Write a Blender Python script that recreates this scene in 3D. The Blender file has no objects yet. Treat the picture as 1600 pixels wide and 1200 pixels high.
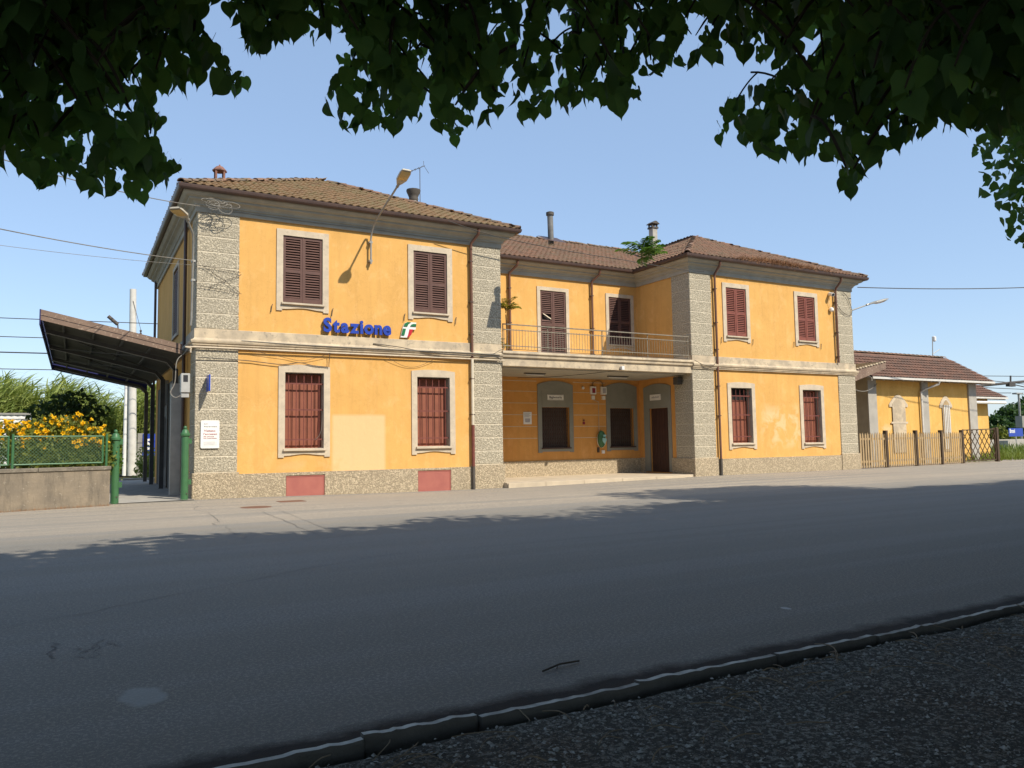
import bpy, bmesh, math, random
import numpy as np
from mathutils import Vector, Matrix, noise as mnoise
random.seed(7); np.random.seed(7)
R = math.radians
scene = bpy.context.scene
COL = scene.collection

# ------------------------------------------------------------------ camera, sky, sun, exposure
F, TILT, ROLL, YAW = 1217.277, 0.0766238, -0.0159969, 0.5117492       # measured from the photograph (1600 px wide)
CAM = np.array([-2.949, -23.490, 1.40])
_fw = np.array([math.sin(YAW)*math.cos(TILT), math.cos(YAW)*math.cos(TILT), math.sin(TILT)])
_r0 = np.array([math.cos(YAW), -math.sin(YAW), 0.0]); _u0 = np.cross(_r0, _fw)
_rt = math.cos(ROLL)*_r0 + math.sin(ROLL)*_u0
_up = -math.sin(ROLL)*_r0 + math.cos(ROLL)*_u0
cam_data = bpy.data.cameras.new('camera')
cam_data.sensor_width = 36.0; cam_data.lens = F*36.0/1600.0
cam_data.clip_start = 0.05; cam_data.clip_end = 3000
cam = bpy.data.objects.new('camera', cam_data); COL.objects.link(cam)
cam.matrix_world = Matrix(((_rt[0], _up[0], -_fw[0], CAM[0]), (_rt[1], _up[1], -_fw[1], CAM[1]),
                           (_rt[2], _up[2], -_fw[2], CAM[2]), (0, 0, 0, 1)))
scene.camera = cam

SUN_TRAVEL = Vector((-0.38, 1.0, -1.03)).normalized()                 # direction the light travels
SUN_EL = math.asin(-SUN_TRAVEL.z)
SUN_AZ = math.atan2(-SUN_TRAVEL.x, -SUN_TRAVEL.y)                     # clockwise from +Y
world = bpy.data.worlds.new('World'); scene.world = world; world.use_nodes = True
wn = world.node_tree.nodes; wl = world.node_tree.links
for n in list(wn): wn.remove(n)
sky = wn.new('ShaderNodeTexSky'); sky.sky_type = 'NISHITA'; sky.sun_disc = False
sky.sun_elevation = SUN_EL; sky.sun_rotation = SUN_AZ
sky.altitude = 60; sky.air_density = 1.0; sky.dust_density = 0.45; sky.ozone_density = 1.0
bg = wn.new('ShaderNodeBackground'); bg.inputs['Strength'].default_value = 0.145
wo = wn.new('ShaderNodeOutputWorld')
hz = wn.new('ShaderNodeMix'); hz.data_type = 'RGBA'; hz.blend_type = 'MIX'; hz.inputs[0].default_value = 0.55; hz.inputs[7].default_value = (1.98, 2.85, 4.30, 1)   # even pale summer haze over the whole sky
wl.new(sky.outputs[0], hz.inputs[6]); wl.new(hz.outputs[2], bg.inputs[0]); wl.new(bg.outputs[0], wo.inputs[0])
sd = bpy.data.lights.new('sun', 'SUN'); sd.energy = 4.15; sd.angle = R(0.53); sd.color = (1.0, 0.93, 0.80)
so = bpy.data.objects.new('sun', sd); COL.objects.link(so); so.location = (10, -30, 40)
so.rotation_euler = SUN_TRAVEL.to_track_quat('-Z', 'Y').to_euler()
vs = scene.view_settings
vs.view_transform = 'Standard'; vs.look = 'None'; vs.gamma = 1.0; vs.use_curve_mapping = False; vs.exposure = 0.45
scene.cycles.max_bounces = 6; scene.cycles.transparent_max_bounces = 8

# ------------------------------------------------------------------ picture measurements -> points in the place
def ray(px, py): return _fw + _rt*(px-800)/F + _up*(600-py)/F
def atY(px, py, Y):
    d = ray(px, py); return CAM + d*(Y-CAM[1])/d[1]
def atX(px, py, X):
    d = ray(px, py); return CAM + d*(X-CAM[0])/d[0]
def atZ(px, py, Z=0.0):
    d = ray(px, py); return CAM + d*(Z-CAM[2])/d[2]
def pix(p):
    v = np.asarray(p, float) - CAM; z = v@_fw
    return (800+F*(v@_rt)/z, 600-F*(v@_up)/z, z)

# ------------------------------------------------------------------ object helpers
ORG = {}
def setp(o, label=None, cat=None, group=None, kind=None):
    if label: o['label'] = label
    if cat: o['category'] = cat
    if group: o['group'] = group
    if kind: o['kind'] = kind
    return o
def thing(name, loc, label, cat, group=None):
    o = bpy.data.objects.new(name, None); COL.objects.link(o)
    o.empty_display_size = 0.2; o.location = loc; ORG[o] = np.array(loc, float)
    return setp(o, label, cat, group)
def link(me, name, mat, parent=None, loc=None, kind=None):
    """link mesh data as an object; loc is in world space"""
    o = bpy.data.objects.new(name, me); COL.objects.link(o)
    if mat is not None and not me.materials: me.materials.append(mat)
    L = np.zeros(3) if loc is None else np.array(loc, float)
    if parent is not None:
        o.parent = parent
        if loc is None: L = ORG[parent].copy()
        o.location = L - ORG[parent]
    else: o.location = L
    ORG[o] = L
    if kind: o['kind'] = kind
    return o
class MB:
    def __init__(s): s.v = []; s.f = []
    def add(s, vs, fs):
        b = len(s.v); s.v += [tuple(map(float, p)) for p in vs]; s.f += [tuple(b+i for i in f) for f in fs]; return s
    def box(s, x0, x1, y0, y1, z0, z1):
        return s.add([(x0,y0,z0),(x1,y0,z0),(x1,y1,z0),(x0,y1,z0),(x0,y0,z1),(x1,y0,z1),(x1,y1,z1),(x0,y1,z1)],
                     [(0,3,2,1),(4,5,6,7),(0,1,5,4),(1,2,6,5),(2,3,7,6),(3,0,4,7)])
    def beam(s, a, b, w, h, up=(0,0,1)):
        """rectangular bar from a to b"""
        a = Vector(a); b = Vector(b); d = (b-a).normalized(); u = Vector(up)
        sd_ = d.cross(u)
        if sd_.length < 1e-4: sd_ = d.cross(Vector((1,0,0)))
        sd_.normalize(); u = sd_.cross(d)
        vs_ = []
        for p in (a, b):
            for i, j in ((-1,-1),(1,-1),(1,1),(-1,1)): vs_.append(p + sd_*(w/2*i) + u*(h/2*j))
        return s.add(vs_, [(0,1,2,3),(7,6,5,4),(0,4,5,1),(1,5,6,2),(2,6,7,3),(3,7,4,0)])
    def tube(s, pts, r, n=8, cap=True):
        pts = [Vector(p) for p in pts]; rs = r if isinstance(r, (list, tuple)) else [r]*len(pts)
        vs_ = []; fs = []; prev = None
        for i, p in enumerate(pts):
            t = (pts[min(i+1, len(pts)-1)] - pts[max(i-1, 0)]).normalized()
            if prev is None:
                u = t.cross(Vector((0,0,1)))
                if u.length < 1e-3: u = t.cross(Vector((1,0,0)))
            else: u = prev - t*prev.dot(t)
            u.normalize(); prev = u; w = t.cross(u)
            for k in range(n):
                a = 2*math.pi*k/n; vs_.append(p + (u*math.cos(a) + w*math.sin(a))*rs[i])
        for i in range(len(pts)-1):
            for k in range(n):
                k2 = (k+1) % n; fs.append((i*n+k, i*n+k2, (i+1)*n+k2, (i+1)*n+k))
        if cap: fs += [tuple(reversed(range(n))), tuple((len(pts)-1)*n+k for k in range(n))]
        return s.add(vs_, fs)
    def lathe(s, c, prof, n=14):
        vs_ = []; fs = []
        for r_, z in prof:
            for k in range(n):
                a = 2*math.pi*k/n; vs_.append((c[0]+r_*math.cos(a), c[1]+r_*math.sin(a), c[2]+z))
        for i in range(len(prof)-1):
            for k in range(n):
                k2 = (k+1) % n; fs.append((i*n+k, i*n+k2, (i+1)*n+k2, (i+1)*n+k))
        fs += [tuple(reversed(range(n))), tuple((len(prof)-1)*n+k for k in range(n))]
        return s.add(vs_, fs)
    def prism(s, prof, axis, a, b):
        """extrude closed 2D profile; axis 'x': prof=(y,z); 'y': prof=(x,z); 'z': prof=(x,y)"""
        n = len(prof)
        def P(q, t): return {'x': (t,q[0],q[1]), 'y': (q[0],t,q[1]), 'z': (q[0],q[1],t)}[axis]
        vs_ = [P(q, a) for q in prof] + [P(q, b) for q in prof]
        fs = [(i, (i+1) % n, n+(i+1) % n, n+i) for i in range(n)] + [tuple(range(n-1, -1, -1)), tuple(range(n, 2*n))]
        return s.add(vs_, fs)
    def mesh(s, name, org=(0,0,0), smooth=False, fix=True, bevel=0.0):
        me = bpy.data.meshes.new(name)
        o = np.array(org, float)
        me.from_pydata([tuple(np.array(p)-o) for p in s.v], [], s.f)
        if fix or bevel:
            bm = bmesh.new(); bm.from_mesh(me)
            if bevel: bmesh.ops.bevel(bm, geom=[e for e in bm.edges if len(e.link_faces) == 2 and e.calc_face_angle(0) > 0.5], offset=bevel, segments=1, affect='EDGES')
            bmesh.ops.recalc_face_normals(bm, faces=bm.faces); bm.to_mesh(me); bm.free()
        if smooth:
            me.polygons.foreach_set('use_smooth', [True]*len(me.polygons))
            try: me.set_sharp_from_angle(angle=R(40))
            except Exception: pass
        me.update(); return me
    def build(s, name, mat, parent=None, smooth=False, kind=None, fix=True, bevel=0.0):
        org = ORG[parent] if parent is not None else np.zeros(3)
        return link(s.mesh(name, org, smooth, fix, bevel), name, mat, parent, None, kind)
    def top(s, name, mat, label, cat, group=None, smooth=False, bevel=0.0, base=None):
        """a top-level thing that is one mesh; origin at its base"""
        a = np.array(s.v); org = np.array([a[:,0].mean(), a[:,1].mean(), a[:,2].min()]) if base is None else np.array(base)
        o = link(s.mesh(name, org, smooth, True, bevel), name, mat, None, org)
        return setp(o, label, cat, group)

# ------------------------------------------------------------------ materials
def N(nt, typ, **kw):
    n = nt.nodes.new(typ)
    for k, v in kw.items():
        if k.startswith('i_'):
            key = k[2:]
            n.inputs[int(key) if key.isdigit() else key.replace('_', ' ')].default_value = v
        else: setattr(n, k, v)
    return n
def new_mat(name):
    m = bpy.data.materials.new(name); m.use_nodes = True; nt = m.node_tree
    for n in list(nt.nodes): nt.nodes.remove(n)
    out = nt.nodes.new('ShaderNodeOutputMaterial'); b = nt.nodes.new('ShaderNodeBsdfPrincipled')
    nt.links.new(b.outputs[0], out.inputs[0]); return m, nt, b
def pos(nt, scale=(1,1,1), rot=(0,0,0)):
    g = N(nt, 'ShaderNodeNewGeometry'); mp = N(nt, 'ShaderNodeMapping')
    mp.inputs['Scale'].default_value = scale; mp.inputs['Rotation'].default_value = rot
    nt.links.new(g.outputs['Position'], mp.inputs['Vector']); return mp.outputs[0]
def noise(nt, vec, scale, detail=4, rough=0.55, dist=0.0):
    n = N(nt, 'ShaderNodeTexNoise'); n.inputs['Scale'].default_value = scale; n.inputs['Detail'].default_value = detail
    n.inputs['Roughness'].default_value = rough; n.inputs['Distortion'].default_value = dist
    nt.links.new(vec, n.inputs['Vector']); return n.outputs['Fac']
def ramp(nt, val, lo, hi, c0=(0,0,0,1), c1=(1,1,1,1)):
    r_ = N(nt, 'ShaderNodeValToRGB'); e = r_.color_ramp.elements
    e[0].position = lo; e[0].color = c0; e[1].position = hi; e[1].color = c1
    nt.links.new(val, r_.inputs[0]); return r_.outputs[0]
def mixc(nt, fac, a, b):
    m = N(nt, 'ShaderNodeMix', data_type='RGBA')
    for sock, v in ((m.inputs[0], fac), (m.inputs[6], a), (m.inputs[7], b)):
        if isinstance(v, bpy.types.NodeSocket): nt.links.new(v, sock)
        elif isinstance(v, (int, float)): sock.default_value = v
        else: sock.default_value = (*v[:3], 1)
    return m.outputs[2]
def math_(nt, op, a, b=None, clamp=False):
    m = N(nt, 'ShaderNodeMath', operation=op, use_clamp=clamp)
    for i, v in enumerate((a, b)):
        if v is None: continue
        if isinstance(v, bpy.types.NodeSocket): nt.links.new(v, m.inputs[i])
        else: m.inputs[i].default_value = v
    return m.outputs[0]
def bump(nt, b, height, strength=0.3, dist=0.01):
    bn = N(nt, 'ShaderNodeBump'); bn.inputs['Strength'].default_value = strength; bn.inputs['Distance'].default_value = dist
    nt.links.new(height, bn.inputs['Height']); nt.links.new(bn.outputs[0], b.inputs['Normal'])
def pmat(name, c1, c2=None, scale=6.0, rough=0.8, bscale=40, bstr=0.2, bdist=0.005, c3=None, spec=0.3, metal=0.0, stretch=(1,1,1), lo=0.35, hi=0.68):
    m, nt, b = new_mat(name); p = pos(nt, stretch)
    col = mixc(nt, ramp(nt, noise(nt, p, scale, 5), lo, hi), c1, c2 or tuple(x*0.8 for x in c1))
    if c3: col = mixc(nt, ramp(nt, noise(nt, p, scale*3.7, 6, 0.65), 0.56, 0.72), col, c3)
    nt.links.new(col, b.inputs['Base Color']); b.inputs['Roughness'].default_value = rough; b.inputs['Metallic'].default_value = metal
    b.inputs['Specular IOR Level'].default_value = spec
    if bstr: bump(nt, b, noise(nt, pos(nt), bscale, 5, 0.6), bstr, bdist)
    return m
def sep(nt, vec):
    s = N(nt, 'ShaderNodeSeparateXYZ'); nt.links.new(vec, s.inputs[0]); return s.outputs
def boxmask(nt, xyz, x0, x1, z0, z1, soft=0.02):
    """1 inside a rectangle on the facade (world X, Z)"""
    def edge(s, a, sgn):
        v = math_(nt, 'SUBTRACT', s, a) if sgn > 0 else math_(nt, 'SUBTRACT', a, s)
        return math_(nt, 'MULTIPLY', v, 1/soft, True)
    m = math_(nt, 'MULTIPLY', edge(xyz[0], x0, 1), edge(xyz[0], x1, -1))
    m2 = math_(nt, 'MULTIPLY', edge(xyz[2], z0, 1), edge(xyz[2], z1, -1))
    return math_(nt, 'MULTIPLY', m, m2, True)
M = {}
def plaster(name, c, c2, patches=()):
    m, nt, b = new_mat(name); p = pos(nt); xyz = sep(nt, p)
    col = mixc(nt, ramp(nt, noise(nt, p, 0.9, 6, 0.6), 0.32, 0.7), c, c2)
    st = noise(nt, pos(nt, (5.0, 5.0, 0.35)), 1.0, 5, 0.6)                # rain streaks running down the wall
    col = mixc(nt, math_(nt, 'MULTIPLY', ramp(nt, st, 0.48, 0.78), 0.45), col, tuple(x*0.68 for x in c))
    fade = noise(nt, pos(nt, (1, 1, 0.6)), 2.3, 7, 0.7, 0.5)
    col = mixc(nt, math_(nt, 'MULTIPLY', ramp(nt, fade, 0.52, 0.72), 0.55), col, (c[0]*1.12, c[1]*1.2, c[2]*1.6))
    vein = ramp(nt, math_(nt, 'ABSOLUTE', math_(nt, 'SUBTRACT', noise(nt, p, 0.8, 8, 0.72, 0.4), 0.5)), 0.0, 0.006, (1, 1, 1, 1), (0, 0, 0, 1))
    col = mixc(nt, math_(nt, 'MULTIPLY', vein, 0.30), col, tuple(x*0.5 for x in c))
    for (x0, x1, z0, z1, soft, pc, noisy) in patches:
        mk = boxmask(nt, xyz, x0, x1, z0, z1, soft)
        if noisy: mk = math_(nt, 'MULTIPLY', mk, ramp(nt, noise(nt, p, 1.7, 5, 0.6, 0.6), 0.47, 0.60))
        col = mixc(nt, math_(nt, 'MULTIPLY', mk, 0.68), col, pc)
    sp = noise(nt, p, 9.0, 8, 0.75)
    col = mixc(nt, math_(nt, 'MULTIPLY', ramp(nt, sp, 0.66, 0.74), 0.5), col, tuple(x*0.55 for x in c))
    fine = noise(nt, p, 60, 4, 0.7)
    col = mixc(nt, math_(nt, 'MULTIPLY', ramp(nt, fine, 0.35, 0.7), 0.16), col, tuple(x*0.6 for x in c))
    nt.links.new(col, b.inputs['Base Color']); b.inputs['Roughness'].default_value = 0.92; b.inputs['Specular IOR Level'].default_value = 0.15
    h = math_(nt, 'ADD', math_(nt, 'MULTIPLY', noise(nt, p, 5, 4), 1.0), math_(nt, 'MULTIPLY', noise(nt, p, 45, 5, 0.7), 0.6))
    bump(nt, b, h, 0.35, 0.02); return m
OCH, OCH2 = (0.72, 0.402, 0.126), (0.62, 0.343, 0.103)
PALE = (0.80, 0.53, 0.30)
M['ochre'] = plaster('ochre_plaster', OCH, OCH2, [(3.87, 5.66, 0.45, 2.42, 0.10, PALE, False), (22.1, 25.0, 0.9, 3.0, 0.5, PALE, True), (2.1, 4.4, 0.6, 1.1, 0.2, (0.72, 0.40, 0.16), True)])
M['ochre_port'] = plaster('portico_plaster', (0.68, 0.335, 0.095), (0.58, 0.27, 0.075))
M['ochre_shed'] = plaster('shed_plaster', (0.72, 0.43, 0.125), (0.64, 0.37, 0.10), [(34.2, 35.4, 0.8, 2.2, 0.3, PALE, True)])
def roughcast(name, c, c2, scale, strg):
    m, nt, b = new_mat(name); p = pos(nt)
    v = N(nt, 'ShaderNodeTexVoronoi'); v.inputs['Scale'].default_value = scale; nt.links.new(p, v.inputs['Vector'])
    n1 = noise(nt, p, scale*0.9, 6, 0.7)
    col = mixc(nt, ramp(nt, noise(nt, p, 1.6, 4), 0.35, 0.7), c, c2)
    col = mixc(nt, ramp(nt, n1, 0.48, 0.37), col, tuple(x*0.56 for x in c))
    nt.links.new(col, b.inputs['Base Color']); b.inputs['Roughness'].default_value = 0.95; b.inputs['Specular IOR Level'].default_value = 0.1
    h = math_(nt, 'ADD', n1, math_(nt, 'MULTIPLY', v.outputs['Distance'], 0.5)); bump(nt, b, h, strg, 0.035); return m
M['block'] = roughcast('roughcast_block', (0.62, 0.54, 0.40), (0.49, 0.43, 0.325), 24, 1.0)
M['plinth'] = roughcast('roughcast_plinth', (0.62, 0.50, 0.34), (0.54, 0.435, 0.30), 30, 1.0)
M['joint'] = pmat('smooth_mortar', (0.66, 0.58, 0.44), (0.55, 0.48, 0.37), 4, 0.9)
M['surround'] = pmat('cement_surround', (0.58, 0.48, 0.35), (0.47, 0.39, 0.29), 3.5, 0.9, 30, 0.3, 0.008, (0.40, 0.33, 0.25))
M['band'] = pmat('cream_render', (0.57, 0.46, 0.315), (0.41, 0.335, 0.24), 2.2, 0.9, 25, 0.35, 0.012, (0.26, 0.22, 0.17), lo=0.4, hi=0.6)
M['cornice'] = pmat('cornice_render', (0.40, 0.37, 0.30), (0.33, 0.31, 0.26), 2.5, 0.9, 25, 0.2, 0.01)
M['gutter'] = pmat('brown_gutter_metal', (0.085, 0.048, 0.036), (0.06, 0.036, 0.03), 3, 0.45, 30, 0.1, 0.003, spec=0.5)
M['gutter_red'] = pmat('brown_downpipe', (0.175, 0.085, 0.055), (0.14, 0.07, 0.048), 3, 0.5, 30, 0.1, 0.003)
M['iron'] = pmat('dark_cast_iron', (0.10, 0.085, 0.07), (0.07, 0.06, 0.05), 5, 0.7, 40, 0.4, 0.005)
M['shutter'] = pmat('brown_shutter_paint', (0.125, 0.062, 0.048), (0.098, 0.050, 0.040), 4, 0.6, 60, 0.15, 0.003)
M['shutter_red'] = pmat('red_brown_shutter_paint', (0.225, 0.070, 0.048), (0.175, 0.056, 0.042), 4, 0.6, 60, 0.15, 0.003)
M['board'] = pmat('red_brown_board', (0.26, 0.088, 0.052), (0.22, 0.075, 0.045), 3, 0.65, 60, 0.12, 0.003)
M['bar'] = pmat('painted_bar', (0.20, 0.062, 0.045), (0.14, 0.045, 0.036), 6, 0.5, 40, 0.1, 0.002)
M['hatch'] = pmat('faded_red_panel', (0.38, 0.128, 0.098), (0.33, 0.105, 0.085), 3, 0.7, 40, 0.1, 0.003)
M['dark'] = pmat('dark_interior', (0.02, 0.017, 0.016), (0.012, 0.011, 0.011), 4, 0.8)
M['darkwood'] = pmat('dark_wood', (0.075, 0.035, 0.026), (0.05, 0.026, 0.02), 7, 0.6, stretch=(6, 6, 0.6))
M['greypaint'] = pmat('grey_green_paint', (0.26, 0.255, 0.215), (0.23, 0.225, 0.19), 3, 0.8)
M['rail'] = pmat('galvanised_rail', (0.27, 0.235, 0.18), (0.19, 0.16, 0.12), 8, 0.6, metal=0.2)
M['green'] = pmat('green_gloss_paint', (0.048, 0.145, 0.055), (0.038, 0.115, 0.044), 4, 0.42, 50, 0.06, 0.002, spec=0.5)
M['white'] = pmat('white_enamel', (0.78, 0.76, 0.72), (0.70, 0.68, 0.64), 4, 0.5, bstr=0)
M['blue'] = pmat('blue_sign_face', (0.018, 0.055, 0.36), (0.016, 0.048, 0.32), 4, 0.35, bstr=0, spec=0.5)
M['blueedge'] = pmat('blue_letter_side', (0.010, 0.022, 0.14), (0.009, 0.02, 0.12), 4, 0.4, bstr=0)
M['black'] = pmat('black_print', (0.03, 0.03, 0.035), None, 4, 0.7, bstr=0)
M['redprint'] = pmat('dark_red_print', (0.28, 0.03, 0.05), None, 4, 0.7, bstr=0)
M['greyprint'] = pmat('grey_print', (0.42, 0.40, 0.42), None, 4, 0.7, bstr=0)
M['fgreen'] = pmat('logo_green', (0.018, 0.16, 0.06), None, 4, 0.4, bstr=0)
M['fred'] = pmat('logo_red', (0.48, 0.02, 0.03), None, 4, 0.4, bstr=0)
M['galv'] = pmat('galvanised_steel', (0.36, 0.345, 0.31), (0.28, 0.27, 0.245), 5, 0.5, metal=0.35, bstr=0.05)
M['lampgrey'] = pmat('lamp_housing', (0.52, 0.46, 0.36), (0.44, 0.39, 0.31), 5, 0.5, bstr=0.05)
M['lamplens'] = pmat('amber_lamp_lens', (0.62, 0.42, 0.16), (0.52, 0.34, 0.12), 9, 0.25, bstr=0.05, spec=0.5)
M['cable'] = pmat('grey_cable', (0.24, 0.22, 0.19), (0.17, 0.155, 0.13), 6, 0.6, bstr=0)
M['darkcable'] = pmat('dark_cable', (0.075, 0.065, 0.055), (0.05, 0.045, 0.04), 6, 0.6, bstr=0)
M['concrete'] = pmat('weathered_concrete', (0.42, 0.39, 0.34), (0.33, 0.30, 0.26), 3, 0.9, 30, 0.3, 0.008)
M['pale_pole'] = pmat('pale_concrete_pole', (0.62, 0.59, 0.53), (0.52, 0.49, 0.44), 3, 0.85, 30, 0.15, 0.004)
M['canopy_metal'] = pmat('canopy_steel', (0.10, 0.095, 0.09), (0.075, 0.07, 0.068), 4, 0.6, metal=0.1)
M['canopy_sheet'] = pmat('canopy_sheet_metal', (0.115, 0.11, 0.10), (0.085, 0.082, 0.076), 2, 0.6, stretch=(1, 6, 1))
M['canopy_rust'] = pmat('rusty_fascia', (0.215, 0.145, 0.105), (0.165, 0.11, 0.082), 3, 0.75, 30, 0.2, 0.005, (0.46, 0.36, 0.27))
M['canopy_blue'] = pmat('blue_fascia', (0.02, 0.022, 0.11), (0.018, 0.02, 0.085), 3, 0.55)
M['aluminium'] = pmat('aluminium_frame', (0.50, 0.49, 0.46), (0.42, 0.41, 0.39), 5, 0.45, metal=0.4, bstr=0.03)
M['wood'] = pmat('weathered_picket_wood', (0.42, 0.295, 0.155), (0.30, 0.21, 0.115), 5, 0.85, 40, 0.3, 0.004, stretch=(4, 4, 0.6))
M['wooddark'] = pmat('weathered_post_wood', (0.085, 0.055, 0.032), (0.06, 0.04, 0.026), 5, 0.85, 40, 0.3, 0.004, stretch=(4, 4, 0.6))
M['terracotta'] = pmat('terracotta_pot', (0.26, 0.12, 0.085), (0.17, 0.09, 0.07), 8, 0.85)
M['grey_render'] = pmat('shed_grey_render', (0.40, 0.37, 0.32), (0.33, 0.305, 0.265), 2, 0.9)
def tilemat(name, a, b_, c, d=(0.20, 0.15, 0.075)):
    m, nt, b = new_mat(name); p = pos(nt)
    w = N(nt, 'ShaderNodeTexWhiteNoise'); w.noise_dimensions = '3D'
    sn = N(nt, 'ShaderNodeVectorMath', operation='SNAP'); sn.inputs[1].default_value = (0.23, 0.36, 0.18); nt.links.new(p, sn.inputs[0]); nt.links.new(sn.outputs[0], w.inputs[0])
    col = mixc(nt, w.outputs[0], a, b_)
    col = mixc(nt, ramp(nt, noise(nt, p, 1.3, 6, 0.7), 0.45, 0.62), col, c)
    col = mixc(nt, ramp(nt, noise(nt, p, 7, 6, 0.75), 0.55, 0.70), col, d)
    nt.links.new(col, b.inputs['Base Color']); b.inputs['Roughness'].default_value = 0.95; b.inputs['Specular IOR Level'].default_value = 0.1
    bump(nt, b, noise(nt, p, 30, 5, 0.7), 0.5, 0.015); return m
M['tile_moss'] = tilemat('mossy_roof_tile', (0.27, 0.165, 0.090), (0.20, 0.13, 0.075), (0.21, 0.16, 0.085))
M['tile_red'] = tilemat('clay_roof_tile', (0.255, 0.140, 0.090), (0.175, 0.108, 0.075), (0.185, 0.13, 0.085), (0.12, 0.10, 0.075))
M['tile_shed'] = tilemat('shed_roof_tile', (0.23, 0.125, 0.088), (0.155, 0.092, 0.07), (0.15, 0.10, 0.078), (0.11, 0.08, 0.065))
M['ridge'] = tilemat('ridge_tile_clay', (0.26, 0.15, 0.10), (0.19, 0.125, 0.09), (0.15, 0.125, 0.095), (0.11, 0.10, 0.085))
def leafmat(name, a, b_, trans=0.45, sc=9.0, rough=0.45):
    m, nt, b = new_mat(name); p = pos(nt)
    col = mixc(nt, ramp(nt, noise(nt, p, sc, 3), 0.35, 0.65), a, b_)
    nt.links.new(col, b.inputs['Base Color']); b.inputs['Roughness'].default_value = rough; b.inputs['Specular IOR Level'].default_value = 0.2
    t = N(nt, 'ShaderNodeBsdfTranslucent'); mx = N(nt, 'ShaderNodeMixShader'); mx.inputs[0].default_value = trans
    tc = mixc(nt, 0.5, col, (a[0]*1.6, a[1]*1.7, a[2]*0.5)); nt.links.new(tc, t.inputs[0])
    out = [n for n in nt.nodes if n.type == 'OUTPUT_MATERIAL'][0]
    nt.links.new(b.outputs[0], mx.inputs[1]); nt.links.new(t.outputs[0], mx.inputs[2]); nt.links.new(mx.outputs[0], out.inputs[0]); return m
M['linden'] = leafmat('linden_leaf', (0.088, 0.170, 0.052), (0.060, 0.128, 0.042), 0.42, 9.0, 0.65)
M['ailanthus'] = leafmat('ailanthus_leaf', (0.10, 0.19, 0.035), (0.07, 0.14, 0.025), 0.35)
M['ailanthus_yellow'] = leafmat('yellowing_leaf', (0.30, 0.25, 0.035), (0.20, 0.19, 0.03), 0.35)
M['reed'] = leafmat('reed_leaf', (0.30, 0.33, 0.095), (0.20, 0.26, 0.065), 0.3, 1.2, 0.6)
M['bushdark'] = leafmat('dark_bush_leaf', (0.060, 0.095, 0.028), (0.034, 0.06, 0.02), 0.25)
M['bushmid'] = leafmat('vine_leaf', (0.21, 0.22, 0.036), (0.085, 0.11, 0.024), 0.3, 4)
M['flower'] = leafmat('yellow_trumpet_petal', (0.84, 0.53, 0.015), (0.80, 0.42, 0.012), 0.3)
M['farleaf'] = leafmat('far_tree_leaf', (0.055, 0.10, 0.030), (0.035, 0.070, 0.024), 0.3, 1.5)
M['grass'] = leafmat('grass_blade', (0.17, 0.21, 0.040), (0.12, 0.16, 0.03), 0.3, 2)
M['drygrass'] = pmat('dry_moss', (0.33, 0.165, 0.075), (0.23, 0.12, 0.06), 9, 0.95, 40, 0.5, 0.01)
M['bark'] = pmat('linden_bark', (0.075, 0.062, 0.048), (0.05, 0.042, 0.034), 6, 0.95, 18, 0.8, 0.02, stretch=(3, 3, 0.6))
M['twig'] = pmat('twig_bark', (0.06, 0.045, 0.03), (0.045, 0.034, 0.024), 8, 0.9, bstr=0)
M['litter'] = pmat('dry_twig', (0.20, 0.15, 0.095), (0.13, 0.10, 0.065), 12, 0.9, bstr=0)

# ================================================================== GROUND
def gz(x, y):
    return -0.09*math.exp(-((x-8.5)/6.0)**2)*math.exp(-((y+0.5)/4.5)**2)
def grid_sheet(xs, ys, zf):
    mb = MB(); nx, ny = len(xs), len(ys)
    mb.v = [(x, y, zf(x, y)) for y in ys for x in xs]
    mb.f = [(j*nx+i, j*nx+i+1, (j+1)*nx+i+1, (j+1)*nx+i) for j in range(ny-1) for i in range(nx-1)]
    return mb
def frange(a, b, st): return list(np.arange(a, b+1e-6, st))
# wide earth sheet to the horizon
m, nt, b = new_mat('earth_and_grass'); p = pos(nt)
col = mixc(nt, ramp(nt, noise(nt, p, 0.25, 6, 0.6), 0.4, 0.62), (0.115, 0.125, 0.045), (0.16, 0.135, 0.075))
col = mixc(nt, ramp(nt, noise(nt, p, 8, 5, 0.7), 0.45, 0.65), col, (0.085, 0.105, 0.032))
nt.links.new(col, b.inputs['Base Color']); b.inputs['Roughness'].default_value = 0.95; bump(nt, b, noise(nt, p, 20, 5, 0.7), 0.6, 0.05)
M['earth'] = m
gx = [-1500, -400, -120] + frange(-60, 100, 20) + [250, 600, 1500]
setp(grid_sheet(gx, gx, lambda x, y: -0.16).build('ground', M['earth'], fix=False), kind='structure')
# asphalt
m, nt, b = new_mat('old_asphalt'); p = pos(nt); xyz = sep(nt, p)
col = mixc(nt, ramp(nt, noise(nt, p, 0.35, 5, 0.6), 0.35, 0.66), (0.80, 0.64, 0.455), (0.69, 0.56, 0.405))
lane = noise(nt, pos(nt, (0.02, 1.1, 1)), 1.0, 3, 0.5)
col = mixc(nt, math_(nt, 'MULTIPLY', ramp(nt, lane, 0.42, 0.66), 0.55), col, (0.33, 0.30, 0.25))
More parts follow.
